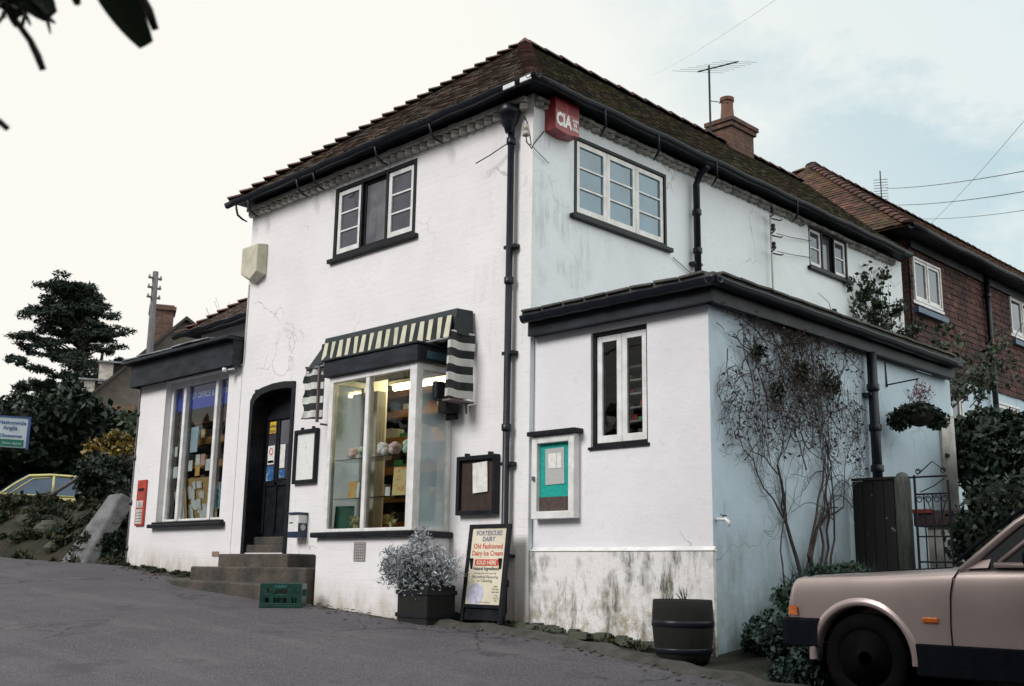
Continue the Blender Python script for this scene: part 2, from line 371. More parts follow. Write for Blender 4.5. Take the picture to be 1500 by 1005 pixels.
def leafmat(name, a, b_, rough=.5, isl=.45, spec=.35):
    m, nt, b = nodes(name); g = nt.nodes.new('ShaderNodeNewGeometry')
    col = ramp(nt, g.outputs['Random Per Island'], [(0.0, tuple(x*.45 for x in a)), (.5, a), (1.0, b_)])
    col = mixc(nt, ramp(nt, noise(nt, coords(nt), 1.6, 3), [(.4, 0.0), (.65, .55)]), col, tuple(x*.4 for x in a))
    L(nt, col, b.inputs['Base Color']); b.inputs['Roughness'].default_value = rough; b.inputs['Specular IOR Level'].default_value = spec
    return m
M['leaf_dark'] = leafmat('dark_leaves', (.010,.024,.014), (.022,.044,.024))
M['leaf_pine'] = leafmat('pine_needles', (.018,.034,.024), (.035,.055,.036), .7)
M['leaf_yellow'] = leafmat('yellow_leaves', (.20,.14,.03), (.32,.24,.05))
M['leaf_bush'] = leafmat('bush_leaves', (.016,.042,.028), (.04,.075,.045), .6)
M['leaf_teal'] = leafmat('lavender_leaves', (.025,.055,.05), (.06,.10,.08), .6)
M['leaf_silver'] = leafmat('silver_leaves', (.36,.40,.44), (.58,.61,.64), .8)
M['leaf_bank'] = leafmat('bank_weeds', (.022,.034,.014), (.065,.06,.026), .7)
M['leaf_dead'] = leafmat('dry_leaves', (.06,.042,.036), (.12,.085,.07), .8)
M['leaf_over'] = leafmat('laurel_leaf', (.012,.022,.010), (.02,.035,.015), .5)
M['leaf_ivy'] = leafmat('ivy_leaves', (.015,.03,.015), (.05,.08,.035), .5)
def stripes(name, axis, period, offset=0, duty=.5, dark=(.012,.022,.026), light=(.55,.54,.44), wob=0):
    m, nt, b = nodes(name); g = nt.nodes.new('ShaderNodeNewGeometry'); sp = nt.nodes.new('ShaderNodeSeparateXYZ'); L(nt, g.outputs['Position'], sp.inputs[0])
    s_ = sp.outputs[axis]
    if wob: s_ = math_(nt, 'MULTIPLY_ADD', noise(nt, coords(nt), 4, 2), wob, s_)
    fr = math_(nt, 'FRACT', math_(nt, 'DIVIDE', math_(nt, 'ADD', s_, offset+50), period))
    f = math_(nt, 'GREATER_THAN', fr, duty)
    col = mixc(nt, f, dark, light)
    col = mixc(nt, ramp(nt, noise(nt, coords(nt), 6, 6), [(.45, 0.0), (.8, .4)]), col, (.12,.13,.11))
    L(nt, col, b.inputs['Base Color']); b.inputs['Roughness'].default_value = .8; bump(nt, b, noise(nt, coords(nt), 18, 4), .4, .01); return m
M['valance'] = stripes('striped_canvas_valance', 0, .142, .02, .52, dark=(.006,.012,.014), light=(.58,.57,.45))
M['curtain'] = stripes('striped_canvas_curtain', 2, .165, .035, .52, dark=(.006,.009,.012), light=(.60,.62,.60))
def goods():
    m, nt, b = nodes('shop_goods'); g = nt.nodes.new('ShaderNodeNewGeometry')
    n = nt.nodes.new('ShaderNodeValToRGB'); L(nt, g.outputs['Random Per Island'], n.inputs[0]); n.color_ramp.interpolation = 'CONSTANT'
    cols = [(.7,.7,.68), (.05,.05,.06), (.45,.08,.05), (.6,.42,.15), (.10,.2,.42), (.72,.72,.7), (.6,.34,.24), (.06,.3,.18), (.72,.72,.75), (.15,.12,.1)]
    e = n.color_ramp.elements
    while len(e) < len(cols): e.new(.5)
    for i, c in enumerate(cols): e[i].position = i/len(cols); e[i].color = c4(c)
    L(nt, n.outputs[0], b.inputs['Base Color']); b.inputs['Roughness'].default_value = .5; return m
M['goods'] = goods()

def emit(name, col, s):
    m, nt, b = nodes(name); b.inputs['Emission Color'].default_value = c4(col); b.inputs['Emission Strength'].default_value = s
    b.inputs['Base Color'].default_value = c4(col); return m
M['tube_light'] = emit('fluorescent_tube', (1, .80, .42), 40)
M['car_pink'] = mat('metallic_pink_paint', (.50,.41,.395), .32, (.44,.36,.35), 3, .04, 300, metal=.55, coat=.6)
M['car_yellow'] = mat('pale_yellow_paint', (.52,.48,.20), .4, (.45,.41,.17), 3, .03, 200, coat=.4)
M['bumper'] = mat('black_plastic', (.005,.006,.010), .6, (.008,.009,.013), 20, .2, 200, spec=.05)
M['amber'] = mat('amber_lens', (.60,.15,.02), .2, (.45,.10,.01), 40, .3, 150)
M['pink_goods'] = mat('pink_toy', (.65,.35,.42), .7, (.8,.7,.7), 40, 0)
M['green_goods'] = mat('green_toy', (.25,.5,.35), .7, (.75,.8,.75), 40, 0)
M['white_goods'] = mat('white_toy', (.6,.6,.68), .7, (.8,.8,.8), 40, 0)

# ------------------------------------------------------------------ ground
def g(x, y):
    s = .086 if y < 0 else .12
    xx = max(-45, min(x, 30)); yy = max(-30, min(y, 14))
    h = -.066*xx + s*yy
    if x < -45: h += (-45-x)*.03
    return h
def gridsheet(name, xs, ys, fn, material, keep=None, kind='structure'):
    mb = MB(); nx, ny = len(xs), len(ys)
    mb.v = [(x, y, fn(x, y)) for y in ys for x in xs]
    for j in range(ny-1):
        for i in range(nx-1):
            if keep and not keep((xs[i]+xs[i+1])/2, (ys[j]+ys[j+1])/2): continue
            a = j*nx+i; mb.f.append((a, a+1, a+nx+1, a+nx)); mb.m.append(0)
    o = mb.build(name, material, smooth=True, recalc=False); return tag(o, kind=kind)
def lin(a, b, n): return [a+(b-a)*i/n for i in range(n+1)]
xs = [-600, -300, -150, -80] + lin(-45, -14, 16) + lin(-13, 10, 46) + [14, 20, 30, 60, 150, 400]
ys = [-400, -150, -60, -30] + lin(-14, 16, 60) + [22, 30, 60, 150, 400, 700]
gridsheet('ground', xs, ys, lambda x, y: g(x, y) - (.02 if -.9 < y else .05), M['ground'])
# road: laid along the shop front, edge broken up a little
edge = [(-60, -16), (-30, -7.4), (-16, -2.9), (-10.3, -.95), (-8.6, -.55), (-7.9, -.20), (-5.4, -.42), (-2.4, -.60), (-.9, -.62), (.4, -.40), (1.2, -.45), (2.05, -.60), (2.7, -.72), (3.4, -.80), (6, -.95), (12, -1.1), (40, -1.5)]
def edge_y(x):
    for (a, b), (c, d) in zip(edge, edge[1:]):
        if a <= x <= c: return b + (d-b)*(x-a)/(c-a)
    return -2
mb = MB(); exs = [-60, -45, -30, -22] + lin(-16, 10, 260) + [14, 20, 40]
offs = [0, .15, .4, .8, 1.5, 2.5, 4, 6, 9, 14, 22, 60]
for x in exs:
    e = edge_y(x) + (.035*math.sin(x*7.3) + .03*math.sin(x*17.1+1) + .02*math.sin(x*31) if -16 < x < 10 else 0)
    for k in offs: mb.v.append((x, e-k, g(x, e-k) + .006 + (.0 if k > .1 else -.012)))
n = len(offs)
for i in range(len(exs)-1):
    for j in range(n-1): mb.f.append((i*n+j, i*n+j+1, (i+1)*n+j+1, (i+1)*n+j)); mb.m.append(0)
tag(mb.build('road', M['asphalt'], smooth=True, recalc=False), kind='structure')
# gritty gutter strip between road and walls on the right
mb = MB(); 
for x in lin(-.4, 3.6, 60):
    e = edge_y(x) + .03*math.sin(x*9)
    mb.v += [(x, e+.16, g(x, e)+.015), (x, e+.10, g(x, e)+.045+.008*math.sin(x*13)), (x, e-.02, g(x, e)+.04+.008*math.sin(x*11)), (x, e-.10, g(x, e-.1)+.0)]
for i in range(60):
    for j in range(3): mb.f.append((i*4+j, i*4+j+1, i*4+j+5, i*4+j+4)); mb.m.append(0)
tag(mb.build('gutter_strip', M['kerb'], recalc=False), kind='structure')

# ------------------------------------------------------------------ wall with openings
def wall(mb, u0, u1, z0, z1, holes, thick=.28, du=.5, m=0, ends='lr'):
    us = sorted({u0, u1, *[h[0] for h in holes], *[h[1] for h in holes]}); zs = sorted({z0, z1, *[h[2] for h in holes], *[h[3] for h in holes]})
    for a, b in zip(us, us[1:]):
        for c, d in zip(zs, zs[1:]):
            if any(h[0]-1e-6 <= a and b <= h[1]+1e-6 and h[2]-1e-6 <= c and d <= h[3]+1e-6 for h in holes): continue
            mb.face([(a, 0, c), (b, 0, c), (b, 0, d), (a, 0, d)], m)
            mb.face([(a, -thick, c), (a, -thick, d), (b, -thick, d), (b, -thick, c)], m)
    for a, b, c, d in holes:
        for p, q in (((a, c), (a, d)), ((b, d), (b, c)), ((a, d), (b, d)), ((b, c), (a, c))):
            mb.face([(p[0], 0, p[1]), (q[0], 0, q[1]), (q[0], -thick, q[1]), (p[0], -thick, p[1])], m)
    # outer ends + top
    if 'l' in ends: mb.face([(u0, 0, z0), (u0, 0, z1), (u0, -thick, z1), (u0, -thick, z0)], m)
    if 'r' in ends: mb.face([(u1, 0, z0), (u1, -thick, z0), (u1, -thick, z1), (u1, 0, z1)], m)
    mb.face([(u0, 0, z1), (u1, 0, z1), (u1, -thick, z1), (u0, -thick, z1)], m)

def window(T, u0, u1, z0, z1, parent, lights, rows, glass, rec=.07, fr=.045, st=.05, sill=.06, framem=None, white=None, mull=True):
    """black box frame + white casements; lights: list of 'c' (white casement) or 'f' (fixed dark)"""
    framem = framem or M['black']; white = white or M['white_paint']
    f = MB(T)
    f.box(u0, u0+fr, -rec-.05, -rec+.03, z0, z1); f.box(u1-fr, u1, -rec-.05, -rec+.03, z0, z1)
    f.box(u0+fr, u1-fr, -rec-.05, -rec+.03, z1-fr, z1); f.box(u0+fr, u1-fr, -rec-.05, -rec+.03, z0, z0+fr)
    n = len(lights); w = (u1-u0-2*fr)/n
    for i in range(1, n if mull else 1): f.box(u0+fr+w*i-.018, u0+fr+w*i+.018, -rec-.05, -rec+.028, z0+fr, z1-fr)
    win = f.build('window', framem, parent, bevel=.004)
    if sill:
        s = MB(T); s.box(u0-sill, u1+sill, -rec, .055, z0-.055, z0-.002); s.build('sill', framem, win, bevel=.008)
    for i, k in enumerate(lights):
        a = u0+fr+w*i + ((.02 if mull else .002) if i else .004); b = u0+fr+w*(i+1) - ((.02 if mull else .002) if i < n-1 else .004); c, d = z0+fr+.004, z1-fr-.004
        cm = MB(T); s2 = st if k == 'c' else .022; dd = -rec+.012 if k == 'c' else -rec-.01
        cm.box(a, a+s2, dd-.04, dd, c, d); cm.box(b-s2, b, dd-.04, dd, c, d)
        cm.box(a+s2, b-s2, dd-.04, dd, d-s2, d); cm.box(a+s2, b-s2, dd-.04, dd, c, c+s2*1.15)
        if k == 'c':
            for r in range(1, rows):
                zz = c+s2+(d-c-2*s2)*r/rows; cm.box(a+s2, b-s2, dd-.03, dd-.004, zz-.011, zz+.011)
        cm.build('casement', white if k == 'c' else framem, win, bevel=.003)
        p = MB(T); p.face([(a+s2, dd-.02, c+s2), (b-s2, dd-.02, c+s2), (b-s2, dd-.02, d-s2), (a+s2, dd-.02, d-s2)]); p.build('pane', glass if k == 'c' or glass is not M['glass_up'] else M['glass_mid'], win, recalc=False)
    return win

# ------------------------------------------------------------------ tiled slopes
def slope(mb, P0, U, V, poly, tw=.165, gauge=.105, lift=.016, length=.17, jit=1.0, scal=0.0):
    """individual plain tiles on the plane P0 + u*U + v*V, kept inside the (u,v) polygon"""
    P0, U, V = Vector(P0), Vector(U).normalized(), Vector(V).normalized(); Nn = U.cross(V)
    if Nn.z < -.01: Nn = -Nn
    if abs(Nn.z) < .01 and Nn.x < 0: Nn = -Nn
    def span(v):
        xsn = []
        for (a, b), (c, d) in zip(poly, poly[1:]+poly[:1]):
            if (b <= v < d) or (d <= v < b): xsn.append(a+(c-a)*(v-b)/(d-b))
        return (min(xsn), max(xsn)) if len(xsn) >= 2 else None
    vmax = max(p[1] for p in poly); v = min(p[1] for p in poly)+.001; row = 0
    while v < vmax:
        s = span(v+gauge*.4)
        if s:
            u = s[0] - (row % 2)*tw/2
            off = .03*math.sin(v*2.1)*0
            while u < s[1]:
                a = max(u, s[0]); b = min(u+tw-.004, s[1])
                if b-a > .02:
                    j = random.uniform(-.004, .005)*jit; t = random.uniform(-.003, .006)*jit; jl = random.uniform(-.006, .006)*jit
                    v1 = v+length; lo = lift+t
                    c = [P0+U*a+V*(v+jl)+Nn*(lo+j), P0+U*b+V*(v+jl)+Nn*(lo-j), P0+U*b+V*v1+Nn*.002, P0+U*a+V*v1+Nn*.002]
                    e = [c[0]-Nn*.013, c[1]-Nn*.013]
                    mb.raw([tuple(q) for q in c+e], [(0,1,2,3), (4,5,1,0), (4,0,3), (5,2,1)])
                u += tw
        v += gauge; row += 1
def hip_tiles(mb, A, B, step=.21, w=.13, rise=.055, lap=.035):
    A, B = Vector(A), Vector(B); d = (B-A); n = int(d.length/step); d = d.normalized()
    h = d.cross(Vector((0,0,1))).normalized(); up = h.cross(d).normalized()
    for i in range(n):
        p0 = A + d*(i*step); p1 = p0 + d*(step+.03); L0 = lap+random.uniform(-.006, .008)
        vs = []
        for p, l, ww in ((p0, L0, w), (p1, .0, w*.8)):
            for k in range(5):
                an = math.pi*k/4; vs.append(tuple(p + h*ww*math.cos(an) + up*(rise*math.sin(an)+l-.02)))
        fs = [(k, k+1, k+6, k+5) for k in range(4)] + [(0,1,2,3,4)]
        mb.raw(vs, fs)

# ================================================================== THE SHOP
shop = thing('shop_building', (-2.5, 0, 0), 'white painted two storey corner shop with hipped clay tile roof and black trim', 'shop')
XR = .27                       # the shop's right-hand wall plane
F = front(0)
def S(u, d, z): return (XR + d, .96417*u - .2709, .96417*z + .0161)   # side wall, surveyed units -> metres
XL = -5.03; YB = 8.9
BX0, BX1, BY, BZ0, BZ1 = -2.36, -.86, .50, .84, 2.55
mb = MB(F)
wall(mb, XL, XR, -.6, 5.32, [(-4.70, -3.80, .66, 2.74), (-3.12, -1.57, 4.19, 5.10), (BX0+.06, BX1-.06, .86, 2.70)], ends='l')
mb.build('wall', M['white_front'], shop, weld=True)
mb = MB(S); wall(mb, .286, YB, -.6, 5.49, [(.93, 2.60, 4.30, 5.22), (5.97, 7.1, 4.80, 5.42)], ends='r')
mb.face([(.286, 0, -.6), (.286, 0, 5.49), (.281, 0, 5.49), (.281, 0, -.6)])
mb.build('wall', M['skylit_white_side'], shop, weld=True)
mb = MB(); mb.box(XL, XL+.25, .29, YB, -.6, 5.4); mb.box(XL+.25, -.3, YB-.2, YB, -.6, 5.4); mb.build('wall', M['white_front'], shop)
# quoin strip beside the corner downpipe
mb = MB(F); mb.box(.10, XR+.004, .002, .016, -.5, 5.05); mb.build('corner_strip', M['white_front'], shop, bevel=.006)
# interior: floors, partitions
mb = MB(); mb.box(XL+.26, -.29, .29, YB-.21, .55, .62); mb.box(XL+.26, -.29, .29, YB-.21, 2.85, 2.95); mb.box(XL+.26, -.29, 4.2, 4.3, .62, 2.85)
mb.build('floor', M['interior_warm'], shop)
mb = MB(); mb.box(XL+.26, -.29, 2.6, 2.7, 2.96, 5.3); mb.box(-1.4, -1.3, .3, 8.6, 2.96, 5.3); mb.build('partition', M['interior'], shop)
# roof
A, B, C_, AP, RE = (-5.20, -.26, 5.34), (.50, -.26, 5.36), (.50, 8.3, 5.37), (-2.39, 2.56, 7.77), (-2.39, 10.4, 7.77)
D_ = (-5.20, 10.4, 5.34)
roof_mb = MB()
va, vb, vap = Vector(A), Vector(B), Vector(AP)
U = (vb-va).normalized(); V = (vap-va) - (vap-va).dot(U)*U; h = V.length; V.normalize()
def sag(o): return o
slope(roof_mb, A, U, V, [(0, 0), ((vb-va).length, 0), ((vap-va).dot(U), h)])
Nf = U.cross(V); Nf = Nf if Nf.z > 0 else -Nf
roof_mb.face([tuple(Vector(p)-Nf*.03) for p in (A, B, AP)])
roof = roof_mb.build('roof', M['tile_front'], shop, recalc=False)
rm = MB()
vc, ve = Vector(C_), Vector(RE); U = (vc-vb).normalized(); V = (vap-vb)-(vap-vb).dot(U)*U; h = V.length; V.normalize()
slope(rm, B, U, V, [(0, 0), ((vc-vb).length, 0), ((ve-vb).dot(U), h), ((vap-vb).dot(U), h)])
Nf = U.cross(V); Nf = Nf if Nf.z > 0 else -Nf
rm.face([tuple(Vector(p)-Nf*.03) for p in (B, C_, RE, AP)])
rm.face([A, AP, RE, D_])
rm.build('roof', M['tile_moss'], shop, recalc=False)
hm = MB(); hip_tiles(hm, A, AP, .185, .12, .05, .05); hip_tiles(hm, (B[0]-.05, B[1]+.05, B[2]+.05), AP, .2, .11, .045, .02); hip_tiles(hm, AP, RE, .33, .14, .075, .008)
hm.raw([tuple(vap+Vector(d)) for d in ((-.16,-.1,-.04), (.14,-.14,-.04), (.14,.14,-.02), (-.14,.14,-.02), (0,0,.11))], [(0,1,4), (1,2,4), (2,3,4), (3,0,4)])
hm.build('ridge_tiles', M['ridge'], roof, recalc=False)
mb = MB(); mb.face([A, B, (.30, .05, 5.33), (-5.0, .05, 5.33)]); mb.face([B, C_, (.30, 8.3, 5.33), (.30, .05, 5.33)]); mb.face([A, (-5.0, .05, 5.33), (-5.0, 10.4, 5.36), D_])
mb.build('soffit', M['black_board'], shop, recalc=False)
# dogtooth brick cornice under the eaves
cm = MB(F)
u = XL+.03
while u < .20:
    z = 5.13 + (u+5)*.002 + random.uniform(-.006, .006)
    cm.obox((u, .03, z+.05), (.040, .036, 0), (-.030, .032, 0), (0, 0, .032)); cm.box(u-.065, u+.065, .0, .09, z+.092, z+.15)
    u += .132
cm.build('cornice', M['off_white'], shop, bevel=.008)
cm = MB(S); u = .34
while u < 8.6:
    z = 5.30 + random.uniform(-.006, .006)
    if not 5.8 < u < 7.2: cm.obox((u, .02, z+.075), (.036, .030, 0), (-.026, .028, 0), (0, 0, .026))
    cm.box(u-.065, u+.065, .0, .07, z+.105, z+.15); u += .132
cm.build('cornice', mat('grey_brick_cornice', (.42,.42,.40), .8, (.14,.14,.13), 8, .3), shop, bevel=.008)
# gutters
def gutter(P, Q, out, parent, r=.06, steps=30, sagA=.012, m='iron'):
    P, Q, out = Vector(P), Vector(Q), Vector(out); mbx = MB(); prof = [(math.cos(a)*r, -math.sin(a)*r*1.1) for a in lin(0, math.pi, 8)]
    prof = [(prof[0][0]+.008, .012)] + prof + [(prof[-1][0]-.004, .012)]
    base = 0; k = len(prof)
    for i in range(steps+1):
        p = P.lerp(Q, i/steps) + Vector((0, 0, sagA*math.sin(i*1.7)))
        for a, b in prof: mbx.v.append(tuple(p + out*a + Vector((0, 0, b))))
    for i in range(steps):
        for j in range(k-1): mbx.f.append((i*k+j, i*k+j+1, (i+1)*k+j+1, (i+1)*k+j)); mbx.m.append(0)
    o = mbx.build('gutter', M[m], parent, smooth=True, recalc=False)
    md = o.modifiers.new('thick', 'SOLIDIFY'); md.thickness = .008; return o
gutter((-5.24, -.285, 5.31), (.60, -.285, 5.33), (0, -1, 0), shop, sagA=.006, r=.044)
gutter((.525, -.35, 5.33), (.525, 8.1, 5.34), (1, 0, 0), shop, sagA=.008, r=.044)
def hook(T, u, z, parent):
    h_ = MB(T); h_.tube([(u-.03, .29, z+.06), (u-.02, .28, z-.03), (u+.005, .27, z-.12), (u+.03, .21, z-.17), (u+.06, .15, z-.20)], [.015, .016, .016, .014, .009], 6)
    h_.build('gutter_bracket', M['iron'], parent, smooth=True)
for u, z in ((-4.98, 5.24), (-4.68, 5.24), (-3.56, 5.25), (-3.20, 5.25), (-1.98, 5.26), (-1.02, 5.26)): hook(F, u, z, shop)
for u in (1.13, 2.10, 3.28, 5.2): hook(S, u, 5.44, shop)
# end blocks at the corner (white gaps between board ends)
mb = MB(); mb.box(.16, .32, -.348, -.332, 5.265, 5.315); mb.build('gutter_joint', M['white_paint'], shop, bevel=.005); mb = MB(); mb.box(.40, .55, -.348, -.332, 5.27, 5.32); mb.build('gutter_joint', M['white_paint'], shop, bevel=.005)
# downpipes
def pipe(T, u, z0, z1, parent, hopper=False, r=.036, off=.07, clips=(), kick=True, m='iron', top=None):
    p = MB(T); pts = [(u, off, z0+.12), (u, off, z1)]
    if kick: pts = [(u, off+.10, z0), (u, off+.03, z0+.06)] + pts
    if top: pts += top
    p.tube(pts, r, 12)
    if hopper: p.lathe((u, off+.03, z1-.28), [(.042, 0), (.055, .05), (.095, .12), (.10, .18), (.118, .19), (.118, .28), (.10, .29)], 10)
    for z in lin(z0+.35, z1-.4, 3): p.lathe((u, off, z), [(r+.012, 0), (r+.014, .005), (r+.014, .065), (r+.004, .07)], 12)
    o = p.build('downpipe', M[m], parent, smooth=True, bevel=0)
    for z in clips: c = MB(T); c.box(u-.075, u+.09, .0, off+.01, z-.016, z+.016); c.build('bracket', M[m], o)
    return o
pipe(F, .02, -.02, 5.20, shop, hopper=True, clips=(.62, 1.5, 2.6, 3.7), off=.075)
pipe(S, 3.12, 3.0, 5.22, shop, off=.08, clips=(4.2,), kick=False, top=[(3.12, .14, 5.34), (3.12, .22, 5.40), (3.12, .25, 5.42)], r=.042)
# windows
window(F, -3.12, -1.57, 4.19, 5.10, shop, 'cfc', 3, M['glass_up'], rec=.02, st=.055, fr=.05)
window(S, .93, 2.60, 4.30, 5.22, shop, 'ccc', 3, M['glass_blue'], rec=.02, st=.058, fr=.04, sill=.07, mull=False)
window(S, 5.97, 7.1, 4.80, 5.42, shop, 'cfc', 2, M['glass_up'], rec=.03, st=.04, fr=.04)
# door
df = MB(F); arch = [(-4.76, .62), (-4.76, 2.60), (-4.70, 2.68), (-4.52, 2.745), (-4.25, 2.775), (-4.0, 2.775), (-3.86, 2.75), (-3.76, 2.73), (-3.76, .62), (-3.80, .62), (-3.80, 2.66), (-4.0, 2.70), (-4.25, 2.70), (-4.5, 2.665), (-4.66, 2.60), (-4.69, 2.5), (-4.69, .62)]
n = len(arch)
o_ = [(-4.76, .62), (-4.76, 2.60), (-4.70, 2.68), (-4.52, 2.745), (-4.25, 2.775), (-4.0, 2.775), (-3.76, 2.75), (-3.76, .62)]
i_ = [(-4.69, .62), (-4.69, 2.52), (-4.64, 2.60), (-4.5, 2.66), (-4.25, 2.69), (-4.0, 2.69), (-3.82, 2.67), (-3.82, .62)]
for k in range(7):
    q = [o_[k], o_[k+1], i_[k+1], i_[k]]; df.prism(q, -.12, .022)
door = df.build('door', M['black'], shop, recalc=True)
dl = MB(F); dl.box(-4.70, -3.80, -.27, -.22, .86, 2.74); dl.box(-4.70, -3.80, -.25, -.20, 2.35, 2.42)
for u0 in (-4.68, -4.42, -4.12): dl.box(u0, u0+.05, -.22, -.20, .9, 2.34)
dl.box(-4.61, -3.93, -.22, -.20, 1.5, 1.56); dl.build('door_leaf', M['black'], door, bevel=.005)
dg_ = MB(F); dg_.box(-4.62, -4.45, -.218, -.206, 1.58, 2.33); dg_.box(-4.35, -4.16, -.218, -.206, 1.58, 2.33); dg_.build('pane', M['glass_up'], door)
st_ = MB(F); st_.box(-4.60, -4.46, -.204, -.200, 2.18, 2.33); st_.build('sticker', M['paper_yellow'], door)
st_ = MB(F); st_.text('OPEN', -4.53, 2.25, .055, d=-.198, bold=.001); st_.text('PUSH', -4.53, 2.19, .05, d=-.198, bold=.001); st_.build('lettering', M['ink'], door, recalc=False)
st_ = MB(F); st_.box(-4.61, -4.46, -.204, -.200, 1.78, 2.02); st_.build('sticker', M['paper'], door)
st_ = MB(F); st_.lathe((-4.535, .197, 1.945), [(.045, 0), (.045, .003), (.033, .003), (.033, 0)], 20, axis='y', caps=False); st_.box(-4.60, -4.47, -.199, -.197, 1.80, 1.83)
for i, p in enumerate(st_.v[:80]): pass
st_.v = [(x, (.2-.003) if abs(y) > .15 else y, z) for x, y, z in st_.v]
st_.build('prohibition_mark', M['paper_red'], door)
st_ = MB(F); st_.box(-4.62, -4.46, -.204, -.200, 1.57, 1.75); st_.box(-4.33, -4.20, -.204, -.2, 1.6, 1.70); st_.build('sticker', mat('blue_sticker', (.02,.10,.26), .5, (.25,.35,.45), 22, 0, lo=.55, hi=.6), door)
st_ = MB(F); st_.box(-4.33, -4.22, -.204, -.2, 1.72, 2.02); st_.build('sticker', M['paper'], door)
mb = MB(F); mb.box(-4.70, -4.685, -.30, -.122, .66, 2.74); mb.box(-3.815, -3.80, -.30, -.122, .66, 2.74); mb.box(-4.685, -3.815, -.30, -.122, 2.70, 2.74); mb.build('door_lining', M['black'], shop)
mb = MB(F); mb.box(-4.70, -3.80, -.6, -.02, .66, .76); mb.box(-4.70, -3.80, -.6, -.12, .76, .86); mb.build('threshold', M['stone_step'], shop, bevel=.01)

# bay window ---------------------------------------------------------------
mb = MB(); mb.box(BX0-.06, BX1+.02, -BY-.02, -.001, -.5, .80); bb = mb.build('bay_base', M['white_front'], shop, bevel=.008)
mb = MB(); mb.box(BX0-.10, BX1+.07, -BY-.09, -.002, .802, .858); mb.build('sill', M['black'], shop, bevel=.012)
fm = MB()
z0, z1 = .860, 2.56
fm.box(BX0, BX0+.075, -BY, -BY+.075, z0, z1); fm.box(BX1-.11, BX1, -BY, -BY+.09, z0, z1)
fm.box(-1.70, -1.64, -BY, -BY+.07, z0, z1-.07); fm.box(BX0+.075, BX1-.11, -BY+.003, -BY+.07, z1-.065, z1)
fm.box(BX0+.075, BX1-.11, -BY+.003, -BY+.06, z0, z0+.035)
for xx in (BX1-.055, BX0+.0):
    fm.box(xx, xx+.055, -BY+.09, -.06, z1-.07, z1-.002); fm.box(xx, xx+.055, -BY+.09, -.06, z0, z0+.035); fm.box(xx, xx+.055, -.06, -.002, z0, z1)
bayw = fm.build('bay_window', M['white_paint'], shop, bevel=.006)
p = MB(); p.face([(BX0+.075, -BY+.03, z0+.035), (-1.70, -BY+.03, z0+.035), (-1.70, -BY+.03, z1-.065), (BX0+.075, -BY+.03, z1-.065)]); p.build('pane', M['glass'], bayw, recalc=False)
p = MB(); p.face([(-1.64, -BY+.03, z0+.035), (BX1-.11, -BY+.03, z0+.035), (BX1-.11, -BY+.03, z1-.065), (-1.64, -BY+.03, z1-.065)]); p.build('pane', M['glass'], bayw, recalc=False)
p = MB(); p.face([(BX1-.03, -BY+.09, z0+.035), (BX1-.03, -.06, z0+.035), (BX1-.03, -.06, z1-.07), (BX1-.03, -BY+.09, z1-.07)]); p.build('pane', M['glass_side'], bayw, recalc=False)
p = MB(); p.face([(BX0+.03, -BY+.09, z0+.035), (BX0+.03, -.06, z0+.035), (BX0+.03, -.06, z1-.07), (BX0+.03, -BY+.09, z1-.07)]); p.build('pane', M['glass_side'], bayw, recalc=False)
mb = MB(); mb.box(BX0+.06, BX1-.06, -BY+.08, .25, .862, .885); mb.build('window_board', M['shelf_wood'], bayw)
mb = MB(); mb.box(BX0-.06, BX1+.05, -BY-.05, -.002, 2.562, 2.735); mb.box(BX0-.08, BX1+.07, -BY-.07, -.002, 2.737, 2.765); mb.build('bay_head', M['black_board'], shop, bevel=.008)
mb = MB(side(BX1+.05)); mb.box(-.42, -.12, .0, .012, 2.60, 2.68); mb.build('bay_head_board', mat('blue_board', (.04,.09,.14), .5), shop)
# air vent
mb = MB(F)
for k in range(7): mb.box(-1.74, -1.55, BY+.021, BY+.032, .56+.028*k, .572+.028*k)
for k in range(6): mb.box(-1.74+.034*k, -1.728+.034*k, BY+.021, BY+.03, .56, .752)
mb.build('air_vent', mat('grey_vent', (.35,.34,.33), .7), shop)
mb = MB(F); mb.box(-5.46, -5.30, .001, .012, .62, .68); mb.build('air_vent', mat('brown_vent', (.30,.22,.18), .7), shop)

# shop interior visible through the bay: shelves, tube, toys
def shelf_unit(name, x0, x1, y, zs, depth, label, wood=True, n=14, hmin=.05, hmax=.17, seed=1, cat='shelving', backc=None):
    t = thing(name, (x0, y, zs[0]), label, cat); rr = random.Random(seed)
    for z in zs:
        s = MB(); s.box(x0, x1, y-depth, y, z-.045, z); s.box(x0, x1, y-depth-.012, y-depth, z-.07, z+.03); s.build('shelf', M['shelf_wood'], t)
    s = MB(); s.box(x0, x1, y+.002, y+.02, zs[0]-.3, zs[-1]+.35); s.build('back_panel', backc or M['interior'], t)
    gm = MB()
    for z in zs:
        u = x0+.03
        while u < x1-.12:
            w = rr.uniform(.04, .13); hh = rr.uniform(hmin, hmax)
            if rr.random() < .8: gm.box(u, u+w, y-depth+.03, y-depth+.03+rr.uniform(.05, .12), z+.002, z+hh)
            u += w+rr.uniform(.0, .05)
    gm.build('packets', M['goods'], t); return t
shelf_unit('display_shelf', -4.70, -1.75, 1.30, [1.02, 1.36, 1.70, 2.06, 2.40, 2.66], .3, 'lit wooden shelving stacked with goods seen through bay window', seed=3)
t = thing('fluorescent_light', (-1.8, .35, 2.5), 'glowing warm fluorescent tube on the ceiling behind the bay window', 'light')
mb = MB(); mb.tube([(-2.35, .42, 2.56), (-1.45, .42, 2.56)], .028, 10); mb.build('tube', M['tube_light'], t, smooth=True)
mb = MB(); mb.box(-2.42, -1.38, .37, .47, 2.60, 2.64); mb.build('fitting', M['off_white'], t)
